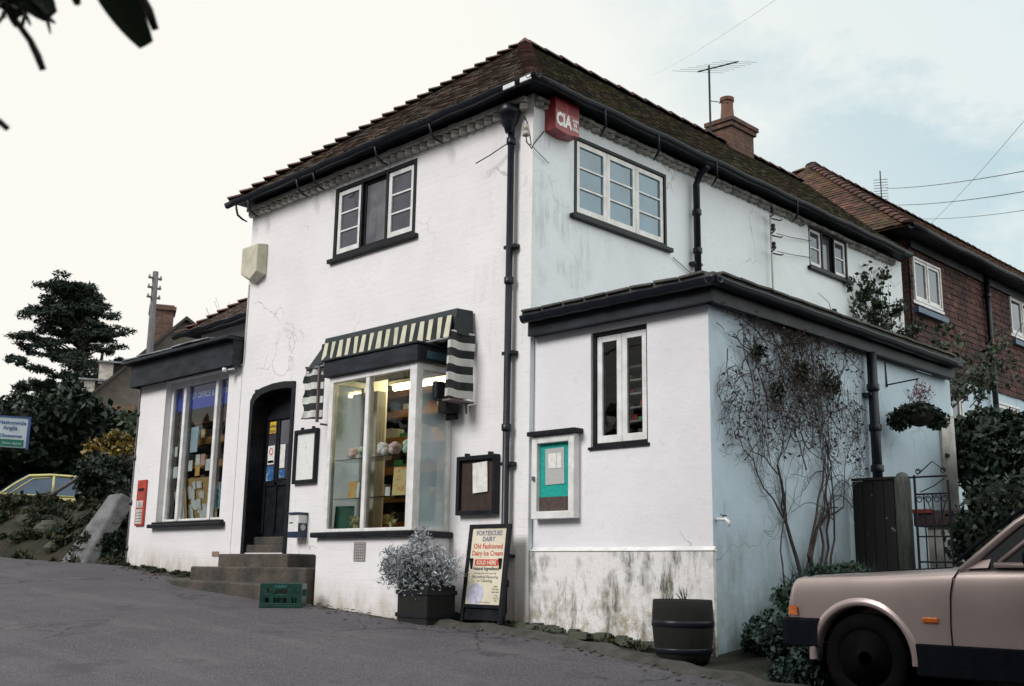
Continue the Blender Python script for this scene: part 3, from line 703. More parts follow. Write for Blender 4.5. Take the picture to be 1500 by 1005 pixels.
# glass display shelves in the bay with toys
for zi, (z, lab) in enumerate(((1.64, 'upper glass shelf across bay window holding round soft toys'), (1.22, 'lower glass shelf across bay window holding greeting cards'))):
    mb = MB(); mb.box(BX0+.09, BX1-.12, -.44, -.16, z-.01, z); tag(mb.build('glass_shelf', M['dark_metal'] if False else glass_clear('shelf_glass_%d' % zi, .8, (.55,.65,.65)), None), lab, 'shelf')
def toy(x, z, mt, lab, y=-.37):
    t = MB(); r = random.Random(int(x*100))
    for k in range(7):
        c = Vector((x+r.uniform(-.035, .035), y+r.uniform(-.03, .03), z+.07+r.uniform(-.03, .04))); rad = r.uniform(.032, .052)
        t.lathe(tuple(c), [(rad*math.sin(a)+.0005, -rad*math.cos(a)) for a in lin(0, math.pi, 6)], 8)
    tag(t.build('soft_toy', mt, smooth=True), lab, 'toy', 'soft toys on the upper glass shelf')
for x, mt, lab in ((-2.05, 'pink_goods', 'leftmost pink round soft toy on the upper glass shelf'), (-1.83, 'green_goods', 'green round soft toy left of the bay window mullion'), (-1.52, 'white_goods', 'pale lilac soft toy just right of the mullion'), (-1.31, 'pink_goods', 'pink soft toy in the middle of the right bay pane'), (-1.12, 'green_goods', 'green and white soft toy nearest the bay corner post')):
    toy(x, 1.64, M[mt], lab)
def card(x, z, w, h_, mt, lab, y=-.34, yaw=.3, lean=.06):
    m_ = MB(); a = Vector((math.cos(yaw), math.sin(yaw), 0)); up = Vector((0, lean, 1)).normalized()
    m_.obox(Vector((x, y, z))+up*h_/2, a*w/2, a.cross(up)*.004, up*h_/2)
    return tag(m_.build('greeting_card', mt), lab, 'card', 'cards standing in the bay window')
card(-2.07, 1.222, .10, .19, M['paper_orange'], 'orange and white card at the left of the lower shelf')
card(-1.97, 1.222, .09, .17, M['paper'], 'plain white card beside the orange one', yaw=-.3)
card(-1.27, 1.222, .17, .30, mat('yellow_card', (.75,.58,.25), .6, (.7,.25,.1), 12, 0, lo=.5, hi=.62), 'large yellow card with a red picture on the lower shelf')
card(-1.08, 1.222, .10, .20, M['sign_white'], 'pale blue card next to the bay corner post')
card(-1.46, 1.222, .06, .10, M['paper'], 'small white card right of the mullion')
card(-2.20, .887, .25, .26, mat('green_card', (.02,.12,.07), .6), 'dark green board low in the left corner of the bay')
for x in (-1.94, -1.33):
    fl = MB()
    for k in range(40):
        a = rng.normal(size=3); a /= np.linalg.norm(a); p_ = Vector((x, -.38, .98)) + Vector(a)*.045
        fl.face([tuple(p_+Vector(rng.normal(size=3)*.02)) for _ in range(3)])
    fl.tube([(x, -.38, .887), (x, -.38, .96)], .02, 6)
    tag(fl.build('paper_flower', mat('pale_yellow_flower_%d' % int(-x*10), (.65,.62,.30), .7), recalc=False), 'pale yellow flower in a pot low in the %s pane of the bay' % ('left' if x < -1.7 else 'right'), 'flower', 'flowers low in the bay window')
mb = MB(); mb.box(-1.63, -.98, .05, .08, .89, 1.18); tag(mb.build('display_board', M['cream_paper']), 'long cream backing board low behind the right bay pane', 'board')
mb = MB(); mb.box(-2.31, -2.10, -.02, .10, .89, 2.45); tag(mb.build('curtain', mat('beige_curtain', (.5,.47,.42), .8, None, 8, .5, 20, stretch=(8,8,.3))), 'beige curtain hanging at the left inside the bay', 'curtain')
mb = MB(side(BX1-.045)); mb.box(-.40, -.14, -.006, 0, .92, 1.22); tag(mb.build('poster', mat('pale_green_poster', (.42,.55,.48), .6, (.55,.65,.6), 30, 0)), 'pale green poster low in the side pane of the bay', 'poster')
mb = MB(side(BX1-.045)); mb.box(-.36, -.24, -.006, 0, 1.75, 1.92); tag(mb.build('notice', M['paper']), 'small white notice in the side pane of the bay', 'notice')

# ------------------------------------------------------------------ awning
aw = thing('folded_awning', (-1.6, -.3, 2.9), 'folded dark green awning with striped valance above the bay window', 'awning')
AX0, AX1 = -2.84, -.55
mb = MB(); n_ = [(-.02, 2.92), (-.02, 3.14), (-.24, 3.13), (-.30, 3.06), (-.30, 2.90), (-.25, 2.87)]
def prism_x(mbx, prof, x0, x1, m=0):
    n = len(prof); vs = [(x0, a, b) for a, b in prof] + [(x1, a, b) for a, b in prof]
    mbx.raw(vs, [tuple(range(n)), tuple(range(2*n-1, n-1, -1))] + [(i, (i+1) % n, n+(i+1) % n, n+i) for i in range(n)], m)
prism_x(mb, [(-.02, 2.84), (-.02, 3.13), (-.25, 3.12), (-.265, 3.02), (-.24, 2.86)], AX0, AX1); mb.build('canopy_box', mat('dark_green_canvas', (.012,.022,.028), .7, (.02,.03,.035), 8, .3), aw, bevel=.01)
# hanging valance: wavy cloth, hung from a sloping front bar
vm_ = MB(); nx = 150
def val(i, j):
    u = AX0-.02+(AX1-AX0-.02)*i/nx; ph = u*2*math.pi/.118
    top, bot = 3.05, 2.81+.018*math.cos(u*2*math.pi/.236)
    z = top+(bot-top)*j/5; out = .275+.035*j/5 + (.012*math.sin(ph*.5+.6)+.008*math.sin(u*9))*(j/5)
    return (u, -out, z)
for i in range(nx+1):
    for j in range(6): vm_.v.append(val(i, j))
for i in range(nx):
    for j in range(5): a = i*6+j; vm_.f.append((a, a+1, a+7, a+6)); vm_.m.append(0)
vm_.build('valance', M['valance'], aw, smooth=True, recalc=False)
mb = MB(); mb.tube([(AX0-.12, -.33, 2.77), (AX1+.02, -.32, 2.80)], .014, 8); mb.build('front_bar', M['lead'], aw, smooth=True)
mb = MB(); mb.face([(AX0, -.26, 3.04), (AX0-.2, -.36, 2.74), (AX0-.2, -.05, 2.76), (AX0, -.03, 3.06)]); mb.face([(AX1, -.24, 3.06), (AX1+.04, -.34, 2.84), (AX1+.04, -.05, 2.84), (AX1, -.03, 3.08)])
mb.face([(AX0, -.26, 3.04), (AX0-.2, -.36, 2.74), (AX0+.2, -.31, 2.84), (AX0+.1, -.27, 3.04)])
prism_x(mb, [(-.28, 2.78), (-.26, 2.86), (-.06, 2.86), (-.04, 2.8)], AX0-.08, AX1); mb.build('canvas_fold', mat('black_canvas', (.012,.016,.02), .75, (.02,.03,.03), 8, .3), aw, recalc=False)
# striped side curtains
def curtain(pts_fn, n=24, m=14):
    c = MB()
    for i in range(n+1):
        for j in range(m+1): c.v.append(pts_fn(i/n, j/m))
    for i in range(n):
        for j in range(m): a = i*(m+1)+j; c.f.append((a, a+1, a+m+2, a+m+1)); c.m.append(0)
    return c.build('side_curtain', M['curtain'], aw, smooth=True, recalc=False)
curtain(lambda s, t: (AX0-.25+.31*s + (.028*math.sin(t*17)*(1-s)), -.34+.06*s+.02*math.sin(s*9), 2.80-.62*t-.02*s))
curtain(lambda s, t: (AX1+.03+.05*math.sin(s*7+1)*.5-.02*t, -.37+.33*s-.02*t*(1-s)+.008*math.sin(t*9), 2.86-.68*t+.01*math.sin(s*9)))
curtain(lambda s, t: (AX1-.02+.07*s-.03*t, -.345-.02*math.sin(s*3.1), 2.80-.62*t))
mb = MB(); mb.box(AX1-.07, AX1+.05, -.36, -.03, 2.145, 2.165); mb.box(AX0+.03, AX0+.055, -.35, -.32, 2.12, 2.78); mb.tube([(AX0+.06, -.3, 2.1), (AX0+.06, -.03, 2.1)], .012, 6)
mb.build('folding_arm', mat('weathered_timber', (.16,.13,.13), .8), aw)
mb = MB(); mb.face([(AX1-.02, -.10, 2.14), (AX1+.03, -.10, 2.14), (AX1+.02, -.09, 2.03), (AX1-.01, -.09, 2.04)]); mb.build('frayed_end', mat('pink_grey_cloth', (.35,.26,.24), .8), aw, recalc=False)
# lamp / bracket sign on bay side
ls = thing('bracket_lamp', (-.75, -.3, 2.3), 'black square lamp box on a bracket beside the striped curtain', 'lamp')
mb = MB(side(BX1)); mb.box(-.40, -.21, .12, .19, 2.16, 2.36); mb.build('lamp_box', M['iron'], ls, bevel=.02)
mb = MB(side(BX1)); mb.box(-.22, -.06, .02, .16, 2.06, 2.34); mb.box(-.08, -.05, -.02, .16, 2.0, 2.4); mb.build('bracket', M['black'], ls, bevel=.008)

# ------------------------------------------------------------------ wall-mounted things, front
def framed(name, T, u0, u1, z0, z1, fr, d, label, cat, framem, backm, inner=None):
    t = thing(name, T((u0+u1)/2, 0, z0), label, cat)
    f = MB(T); f.box(u0, u0+fr, 0.003, d, z0, z1); f.box(u1-fr, u1, 0.003, d, z0, z1); f.box(u0+fr, u1-fr, 0.003, d, z0, z0+fr); f.box(u0+fr, u1-fr, .003, d, z1-fr, z1); f.build('frame', framem, t, bevel=.006)
    b = MB(T); b.box(u0+fr, u1-fr, .004, d*.45, z0+fr, z1-fr); b.build('back_board', backm, t)
    return t
t = framed('notice_case', F, -3.67, -3.20, 1.47, 2.12, .045, .05, 'black framed case with white paper between door and bay window', 'notice board', M['black'], mat('scribbled_paper', (.74,.76,.76), .5, (.35,.42,.40), 26, 0, lo=.62, hi=.7))
mb = MB(F); mb.box(-3.56, -3.53, .0, .03, 2.12, 2.15); mb.box(-3.33, -3.30, .0, .03, 2.12, 2.15); mb.build('hanger', M['black'], t)
t = framed('notice_case', F, -.70, -.13, 1.02, 1.61, .045, .07, 'black framed brown felt notice case with one white sheet, beside the corner downpipe', 'notice board', M['black'], M['brown_felt'])
mb = MB(F); mb.obox((-.37, .045, 1.39), (.105, 0, .006), (0, .002, 0), (-.006, 0, .15)); mb.build('notice_sheet', M['paper'], t)
mb = MB(F); mb.box(-.60, -.57, .0, .05, 1.61, 1.64); mb.box(-.26, -.23, .0, .05, 1.61, 1.64); mb.build('hanger', M['black'], t)
# letter box for papers
t = thing('wall_litter_bin', (-3.5, 0, .8), 'small white and navy metal box on the wall left of the bay', 'wall box')
mb = MB(F); mb.prism([(-3.56, .83), (-3.56, 1.10), (-3.36, 1.10), (-3.36, .83)], .003, .13); mb.build('box_body', M['sign_white'] if False else M['white_paint'], t, bevel=.01)
mb = MB(F); mb.box(-3.575, -3.345, .003, .145, 1.102, 1.125); mb.box(-3.565, -3.362, .131, .137, .83, .90); mb.box(-3.359, -3.355, .003, .13, .83, 1.0); mb.build('lid', M['navy'], t)
mb = MB(F); mb.box(-3.54, -3.47, .131, .136, 1.0, 1.01); mb.build('slot', M['navy'], t)
mb = MB(side(-3.354)); mb.lathe((-.065, .001, .95), [(.035, 0), (.035, .003)], 12, axis='y'); mb.build('badge', M['off_white'], t)
# cream alarm box
t = thing('alarm_box', (-4.9, 0, 4.2), 'cream alarm box high near the left edge of the front wall', 'alarm box')
mb = MB(F); mb.raw([(-5.02, .003, 4.27), (-4.60, .003, 4.27), (-4.60, .003, 4.70), (-5.02, .003, 4.70), (-5.0, .15, 4.32), (-4.62, .15, 4.30), (-4.62, .15, 4.68), (-5.0, .15, 4.68), (-4.81, .003, 4.18), (-4.81, .12, 4.22)], [(4,9,5,6,7), (3,2,6,7), (0,3,7,4), (1,2,6,5), (0,4,9,8), (8,9,5,1), (0,8,1,2,3)])
mb.build('box_cover', M['cream_box'], t, bevel=.012)
mb = MB(F); mb.tube([(-4.99, .012, 4.2), (-4.99, .012, 3.2), (-5.0, .012, 3.12), (-5.06, .02, 3.1)], .007, 5); mb.build('cable', M['off_white'], t)
# red alarm box
t = thing('alarm_box', (0, .65, 5.1), 'red alarm box lettered CIA under the eaves by the corner', 'alarm box')
mb = MB(lambda u, d, z: S(u, d, z-.03)); mb.raw([(.45, .003, 5.14), (.84, .003, 5.14), (.84, .003, 5.52), (.45, .003, 5.52), (.455, .15, 5.15), (.835, .15, 5.15), (.835, .15, 5.51), (.455, .15, 5.51), (.645, .003, 5.115), (.645, .148, 5.125)], [(4,9,5,6,7), (3,2,6,7), (0,3,7,4), (1,2,6,5), (0,4,9,8), (8,9,5,1), (0,8,1,2,3)])
for k in range(7): mb.box(.46, .63, .151, .154, 5.37+.014*k, 5.376+.014*k); mb.box(.66, .82, .151, .154, 5.37+.014*k, 5.376+.014*k)
mb.build('box_cover', M['red_box'], t, bevel=.006)
mb = MB(lambda u, d, z: S(u, d, z-.03)); mb.text('CIA', .585, 5.20, .20, d=.153, bold=.009, sx=.74); mb.text('ALARM', .772, 5.30, .038, d=.153, bold=.003, sx=.8); mb.text('01', .772, 5.245, .06, d=.153, bold=.004); mb.text('CALL', .772, 5.20, .042, d=.153, bold=.003); mb.build('lettering', M['white_paint'], t, recalc=False)
# insulator with cable at the corner
t = thing('cable_insulator', (0, .1, 5), 'pale porcelain insulator with a curl of wire at the top of the wall corner', 'insulator')
mb = MB(S); mb.lathe((.10, .06, 4.93), [(.02, 0), (.04, .01), (.035, .05), (.02, .06), (.035, .07), (.032, .12), (.015, .14)], 12); mb.build('insulator', M['porcelain'], t, smooth=True)
mb = MB(S); mb.tube([(.10, .06, 4.93), (.12, .06, 4.86), (.19, .05, 4.87), (.20, .03, 4.95), (.16, .02, 5.12), (.10, .03, 5.16)], .006, 5); mb.tube([(.1, .06, 4.88), (.2, .05, 4.83), (.25, .03, 4.90), (.42, .02, 5.10)], .006, 5)
mb.tube([(.2, .03, 4.88), (.5, .02, 4.76)], .004, 5); mb.build('wire', M['dark_metal'], t)
mb = MB(F); mb.tube([(.02, .05, 4.86), (-.25, .12, 4.74), (-.45, .13, 4.70)], .006, 5); mb.build('wire', M['dark_metal'], t)
# post box
t = thing('wall_postbox', (-7.6, 0, 1.0), 'small red post box let into the left pier of the shop annex', 'post box')
T_ = F
mb = MB(T_); mb.box(-7.66, -7.40, .003, .03, 1.05, 1.71); mb.build('box_front', M['postbox'], t, bevel=.006)
mb = MB(T_); mb.box(-7.61, -7.45, .031, .036, 1.55, 1.59); mb.build('slot', M['black'], t)
mb = MB(T_); mb.box(-7.63, -7.44, .031, .034, 1.31, 1.41); mb.box(-7.63, -7.44, .031, .034, 1.08, 1.29); mb.build('collection_plate', M['off_white'], t)
mb = MB(T_); mb.text('E II R', -7.53, 1.45, .07, d=.033); mb.build('royal_cypher', mat('worn_red', (.6,.25,.2), .5), t, recalc=False)
mb = MB(T_)
for k, s_ in enumerate(('POST', 'OFFICE')): mb.text(s_, -7.535, 1.365-.035*k, .03, d=.036)
for k in range(4): mb.box(-7.62, -7.45, .035, .036, 1.11+.04*k, 1.118+.04*k)
mb.build('lettering', M['ink'], t, recalc=False)

# ------------------------------------------------------------------ steps, crate, A-board, planter, barrel
t = thing('entrance_steps', (-4, -.4, .2), 'three worn sandstone steps up to the black shop door', 'steps')
def stone(x0, x1, y0, y1, z0, z1, chip=.0):
    s = MB(); s.box(x0, x1, y0, y1, z0, z1); o = s.build('step', M['stone_step'], t, bevel=.022, seg=3); return o
stone(-4.64, -3.14, -.40, -.003, .25, .640)
stone(-4.90, -2.45, -.62, -.003, .0, .485)
s = MB(); s.raw([(-5.50, -.62, .0), (-4.9, -.84, .0), (-2.62, -.84, .0), (-2.62, -.003, .0), (-5.20, -.003, .0)] + [(-5.50, -.62, .335), (-4.9, -.84, .325), (-2.62, -.84, .30), (-2.62, -.003, .31), (-5.20, -.003, .335)], [(0,1,6,5), (1,2,7,6), (2,3,8,7), (3,4,9,8), (4,0,5,9), (5,6,7,8,9)]); s.build('step', M['stone_step'], t, bevel=.025, seg=3)
# crate
cx0, cx1, cy0, cy1, cz = -.22, .22, .0, .24, g(-2.32, -1.02)+.006
TC = lambda x, y, z: (-2.30 + .74*x - .67*y, -1.02 + .67*x + .74*y, z)
t = thing('bottle_crate', (-2.35, -.95, cz), 'dark green plastic bottle crate in front of the stone steps', 'crate')
mb = MB(TC)
mb.box(cx0, cx1, cy0, cy1, cz, cz+.03)
for yy in (cy0, cy1-.02):
    mb.box(cx0, cx1, yy, yy+.02, cz+.19, cz+.25); mb.box(cx0+.02, cx1-.02, yy+.004, yy+.016, cz+.10, cz+.14); mb.box(cx0, cx1, yy, yy+.02, cz+.03, cz+.05)
    for q in (0, .10): mb.box(cx0+q, cx0+q+.05, yy, yy+.02, cz+.05, cz+.19); mb.box(cx1-q-.05, cx1-q, yy, yy+.02, cz+.05, cz+.19)
    for k in range(6): mb.box(cx0+.05+k*.062, cx0+.062+k*.062, yy+.002, yy+.018, cz+.05, cz+.12)
for xx in (cx0, cx1-.02):
    mb.box(xx, xx+.02, cy0+.02, cy1-.02, cz+.19, cz+.248); mb.box(xx, xx+.02, cy0+.02, cy1-.02, cz+.03, cz+.12)
mb.build('crate_body', M['green_plastic'], t, bevel=.004)
mb = MB(TC)
for k in range(1, 4): mb.box(cx0+.11*k, cx0+.113*k, cy0+.02, cy1-.02, cz+.03, cz+.15)
mb.build('dividers', M['green_plastic'], t)
mb = MB(lambda u, d, z: TC(u, -d, z)); mb.text('DAIRY', (cx0+cx1)/2, cz+.20, .045, d=.002, bold=.001); mb.build('lettering', mat('pale_green_print', (.03,.16,.13), .6), t, recalc=False)
# A-board
zb = g(0, -.3)
t = thing('sandwich_board', (-.02, -.3, zb), 'black framed cream ice cream sandwich board leaning by the downpipe', 'sign board')
TA = lambda u, d, z: (u*math.cos(-.02), -.33 - d + (z-zb)*.12, z)
zb0 = zb+.02
mb = MB(TA); mb.box(-.30, -.26, -.02, .02, zb0, zb0+.92); mb.box(.21, .25, -.02, .02, zb0, zb0+.92); mb.box(-.26, .21, -.02, .02, zb0+.885, zb0+.92); mb.box(-.26, .21, -.02, .02, zb0+.14, zb0+.175); mb.box(-.26, .21, -.012, .0, zb0+.03, zb0+.14); mb.build('frame', M['black'], t, bevel=.004)
mb = MB(TA); mb.box(-.26, .21, -.015, .004, zb0+.175, zb0+.885); panel = mb.build('panel', M['cream_paper'], t)
uc = -.025
mb = MB(TA); mb.text('FORTESCUES', uc, zb0+.815, .062, d=.006, sx=.98, bold=.0015); mb.text('DAIRY', uc, zb0+.76, .06, d=.006, bold=.0015); mb.build('lettering', M['ink_blue'], panel, recalc=False)
mb = MB(TA); mb.text('Old Fashioned', uc, zb0+.69, .068, d=.006, bold=.001); mb.text('Dairy Ice Cream', uc, zb0+.625, .066, d=.006, sx=.95, bold=.001); mb.box(uc-.16, uc+.16, .004, .006, zb0+.53, zb0+.59); mb.build('lettering', M['paper_red'], panel, recalc=False)
mb = MB(TA); mb.text('SOLD HERE', uc, zb0+.542, .052, d=.008, bold=.0015); mb.build('lettering', M['cream_paper'], panel, recalc=False)
mb = MB(TA); mb.text('Natural Ingredients', uc, zb0+.49, .045, d=.006, bold=.001); mb.text('Fresh eggs, Butter & Milk, Sugar & Eggs', uc, zb0+.455, .019, d=.006); mb.text('No artificial Flavouring', uc, zb0+.415, .038, d=.006); mb.text('or Colouring', uc, zb0+.38, .038, d=.006)
for k in range(3): mb.text(('Dairy', 'Ice Cream', 'made daily')[k], .13, zb0+.335-.025*k, .022, d=.006)
for k in range(3): mb.text(('Fresh', 'from the', 'farm')[k], .15, zb0+.25-.022*k, .02, d=.006)
mb.text('Please ask inside for flavours', uc, zb0+.19, .017, d=.006); mb.build('lettering', M['ink'], panel, recalc=False)
mb = MB(TA); pts = [(.115*math.cos(a)*(1 if math.sin(a) > 0 else .78+.22*abs(math.cos(a))), .10*math.sin(a) if math.sin(a) > 0 else .11*math.sin(a)) for a in lin(0, 2*math.pi, 28)[:-1]]
mb.prism([(-.135+a, zb0+.27+b) for a, b in pts], .004, .0055); mb.build('emblem', mat('pale_lilac_print', (.42,.42,.58), .6, (.6,.6,.68), 34, 0), panel)
mb = MB(lambda u, d, z: (u, -.10-d-(z-zb)*.1, z)); mb.box(-.24, -.21, .10, .12, zb0, zb0+.60); mb.build('rear_leg', M['black'], t); mb = MB(lambda u, d, z: (u, -.10-d-(z-zb)*.1, z)); mb.box(.15, .18, .10, .12, zb0, zb0+.60); mb.build('rear_leg', M['black'], t)

# ------------------------------------------------------------------ foliage generators
def leafcloud(vols, n, size, flat=0.0, shell=.5, quad=True, aspect=1.6, seed=1, droop=0.0):
    r = np.random.default_rng(seed); vols = [(np.array(c, float), np.array(e, float)) for c, e in vols]
    w = np.array([e[0]*e[1]+e[1]*e[2]+e[0]*e[2] for _, e in vols]); w = w/w.sum()
    idx = r.choice(len(vols), n, p=w); d = r.normal(size=(n, 3)); d /= np.linalg.norm(d, axis=1)[:, None]
    rad = shell + (1-shell)*r.random(n)**.6; rad *= 1+.10*np.sin(d[:, 0]*7+idx)+.08*np.sin(d[:, 2]*11+idx*2)
    c = np.array([v[0] for v in vols])[idx]; e = np.array([v[1] for v in vols])[idx]
    P = c + d*e*rad[:, None]
    a = r.normal(size=(n, 3)); a[:, 2] *= (1-flat); a[:, 2] -= droop; a /= np.linalg.norm(a, axis=1)[:, None]
    b = np.cross(a, r.normal(size=(n, 3))); b /= np.linalg.norm(b, axis=1)[:, None]
    s = size*(.55+.9*r.random(n))[:, None]
    v = np.empty((n, 4, 3)); v[:, 0] = P - a*s*aspect*.5; v[:, 1] = P + b*s*.42; v[:, 2] = P + a*s*aspect*.5; v[:, 3] = P - b*s*.42
    return v.reshape(-1, 3)
def foliage_obj(name, varr, material, parent=None):
    off = origin_of(parent); n = len(varr)//4
    me = bpy.data.meshes.new(name); me.vertices.add(n*4); me.vertices.foreach_set('co', (varr-np.array(off)).astype(np.float32).ravel())
    me.loops.add(n*4); me.loops.foreach_set('vertex_index', np.arange(n*4, dtype=np.int32))
    me.polygons.add(n); me.polygons.foreach_set('loop_start', np.arange(0, n*4, 4, dtype=np.int32)); me.update(calc_edges=True); me.validate()
    me.materials.append(material); o = bpy.data.objects.new(name, me); COL.objects.link(o); o.parent = parent; return o
def blobs(c, e, n, seed, k=.45):
    r = random.Random(seed); out = [(c, tuple(x*.75 for x in e))]
    for _ in range(n):
        a = r.uniform(0, 6.28); h = r.uniform(-.7, .9); rr = math.sqrt(max(0, 1-h*h))
        out.append(((c[0]+e[0]*.68*rr*math.cos(a), c[1]+e[1]*.68*rr*math.sin(a), c[2]+e[2]*.68*h), tuple(x*k*r.uniform(.7, 1.15) for x in e)))
    return out
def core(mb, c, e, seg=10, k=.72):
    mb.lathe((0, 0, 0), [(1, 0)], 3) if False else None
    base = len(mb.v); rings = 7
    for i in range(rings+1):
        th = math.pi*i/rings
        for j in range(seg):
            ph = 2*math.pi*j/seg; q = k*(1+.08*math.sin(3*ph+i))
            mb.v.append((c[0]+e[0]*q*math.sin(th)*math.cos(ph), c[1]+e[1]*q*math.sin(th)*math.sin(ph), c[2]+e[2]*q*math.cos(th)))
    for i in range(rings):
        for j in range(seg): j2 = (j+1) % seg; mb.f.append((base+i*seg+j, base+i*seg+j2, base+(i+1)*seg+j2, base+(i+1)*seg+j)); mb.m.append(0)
M['core'] = mat('shadowed_foliage', (.008,.012,.008), .95, (.004,.006,.004), 6, .8, 12, bdist=.05)  # near-black solid inside the leaves, standing in for the inner shade
def bush(name, c, e, n, size, leaf, label, cat, seed=1, nb=9, group=None, flat=0, corek=.62, k=.45):
    t = thing(name, (c[0], c[1], c[2]-e[2]), label, cat, group)
    bl = blobs(c, e, nb, seed, k)
    foliage_obj('foliage', leafcloud(bl, n, size, flat, .55, seed=seed), leaf, t)
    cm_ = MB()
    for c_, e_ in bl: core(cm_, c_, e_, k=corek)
    cm_.build('shade_core', M['core'], t, recalc=False); return t
def grow(mb, p, d, length, r, depth, rr, seg=5, spread=.5, kids=(2, 3), up=.1, shrink=.72, minr=.0015):
    pts = [p.copy()]; rs = [r]; steps = 4; q = p.copy()
    for i in range(steps):
        d = (d + Vector((rr.gauss(0, .12), rr.gauss(0, .12), rr.gauss(0, .10)+up*.3))).normalized(); q = q + d*length/steps; pts.append(q.copy()); rs.append(max(minr, r*(1-.45*(i+1)/steps)))
    mb.tube(pts, rs, seg if depth > 1 else 3, caps=False)
    if depth <= 0: return
    for k in range(rr.randint(*kids)):
        i = rr.randint(2, steps); nd = (d + Vector((rr.gauss(0, spread), rr.gauss(0, spread), rr.gauss(0, spread*.7)+up))).normalized()
        grow(mb, pts[i], nd, length*shrink*rr.uniform(.7, 1.1), rs[i]*.75, depth-1, rr, seg, spread, kids, up, shrink, minr)

# planter with silvery shrub
pz = g(-.62, -.75)
t = thing('planter', (-.60, -.62, pz), 'dark wooden tub holding a silvery grey shrub beside the bay', 'planter')
mb = MB(); mb.box(-.80, -.36, -.70, -.34, pz-.02, pz+.36); tb = mb.build('tub', M['barrel'], t, bevel=.015)
mb = MB(); mb.box(-.81, -.35, -.71, -.33, pz+.27, pz+.31); mb.box(-.81, -.35, -.71, -.33, pz+.06, pz+.10); mb.build('band', M['dark_metal'], tb)
pl = thing('silver_shrub', (-.60, -.62, pz+.36), 'silvery grey leafy shrub spilling over the dark tub by the bay', 'shrub')
mb = MB(); r_ = random.Random(5)
for k in range(46):
    a = r_.uniform(0, 6.28); grow(mb, Vector((-.60+.1*math.cos(a), -.50+.08*math.sin(a), pz+.34)), Vector((math.cos(a)*.8, math.sin(a)*.6, r_.uniform(.2, 1.3))).normalized(), r_.uniform(.2, .32), .004, 2, r_, 3, .45, (2, 2), .05, .7, .0012)
mb.build('stems', mat('silver_stem', (.25,.25,.25), .8), pl, recalc=False)
foliage_obj('foliage', np.concatenate([leafcloud([((-.62, -.53, pz+.56), (.31, .22, .22)), ((-.78, -.62, pz+.55), (.26, .18, .20)), ((-.42, -.52, pz+.50), (.24, .18, .20)), ((-.66, -.55, pz+.78), (.12, .10, .16)), ((-.95, -.66, pz+.52), (.16, .12, .22)), ((-.6, -.6, pz+.35), (.3, .16, .16))], 7000, .014, 0, .05, aspect=3.4, seed=4, droop=.2)]), M['leaf_silver'], pl)
foliage_obj('foliage', leafcloud([((-.58, -.56, pz+.42), (.24, .2, .16))], 700, .028, 0, .2, aspect=2.0, seed=9), M['leaf_bush'], pl)
# barrel
bx, by = 2.30, -.36; bz = g(bx, by)-.01
t = thing('half_barrel', (bx, by, bz), 'dark oak half barrel with a few shoots at the white wall corner', 'barrel')
mb = MB(); mb.lathe((bx, by, bz), [(.195, 0), (.215, .06), (.232, .18), (.24, .28), (.238, .38), (.232, .46), (.225, .47), (.222, .46), (.22, .41), (.02, .40)], 28, caps=True); mb.build('staves', M['barrel'], t, smooth=True)
mb = MB(); mb.lathe((bx, by, bz), [(.2415, .265), (.246, .27), (.246, .305), (.2425, .31)], 28, caps=False); mb.lathe((bx, by, bz), [(.222, .065), (.228, .07), (.232, .10), (.228, .105)], 28, caps=False); mb.build('hoop', M['iron'], t, smooth=True)
mb = MB(); mb.lathe((bx, by, bz), [(.005, .425), (.215, .415)], 20, caps=True); mb.build('soil', M['soil'], t)
mb = MB(); r_ = random.Random(2)
for (dx, dy, h_) in ((.02, .0, .10), (.03, .01, .085), (.0, .02, .07), (-.12, .03, .04), (-.07, -.06, .04), (-.14, -.03, .035)):
    h_ = h_*1.3+.05; p0 = Vector((bx+dx, by+dy, bz+.42))
    for k in range(4):
        dr = Vector((r_.gauss(0, .35), r_.gauss(0, .35), 1)).normalized(); side_ = dr.cross(Vector((1, .3, 0))).normalized()*.008
        mb.face([tuple(p0-side_), tuple(p0+side_), tuple(p0+dr*h_*.6+side_), tuple(p0+dr*h_), tuple(p0+dr*h_*.6-side_)])
mb.build('shoots', M['leaf_bush'], t, recalc=False)

# ================================================================== LEAN-TO (right)
lean = thing('lean_to', (1.2, 0, 0), 'white single storey flat roofed lean-to on the right side of the shop', 'outbuilding')
LX, LY0, LY1, LZ = 2.32, .05, 4.92, 2.74
LF, LS = front(LY0), side(LX)
mb = MB(LF); wall(mb, XR+.006, LX, -.6, LZ, [(1.0, 1.66, 1.60, 2.68)], .22, ends='l'); mb.build('wall', M['white_lean'], lean, weld=True)
mb = MB(LS); wall(mb, LY0+.0, LY1, -.6, LZ, [], .2, ends='r'); mb.build('wall', M['shaded_lean_side'], lean, weld=True)
mb = MB(); mb.box(XR+.01, LX-.21, LY1-.2, LY1-.01, -.6, LZ); mb.build('wall', M['shaded_lean_side'], lean)
pm = MB(LF); N_ = 40
pm.prism([(XR+.006, -.6), (LX+.02, -.6), (LX+.02, .66), (XR+.006, .66)], .0, .035); pm.build('plinth', M['plinth'], lean)
mb = MB(LF); mb.raw([(XR+.006, 0, .70), (LX+.02, 0, .70), (LX+.03, .045, .665), (XR+.006, .045, .665), (XR+.006, .0, .66), (LX+.03, .0, .66)], [(0,1,2,3), (3,2,5,4), (1,2,5), (0,3,4)]); mb.build('plinth_cap', M['white_paint'], lean)
lroof = MB(); lroof.box(XR+.008, LX+.20, LY0-.20, LY1-.0, LZ+.175, LZ+.22); 
rr_ = random.Random(3)
for u in lin(XR+.02, LX+.12, 8)[:-1]: lroof.obox((u+.13, LY0-.10, LZ+.232), (.125, 0, rr_.uniform(-.006, .006)), (0, .13, .01), (0, 0, .012))
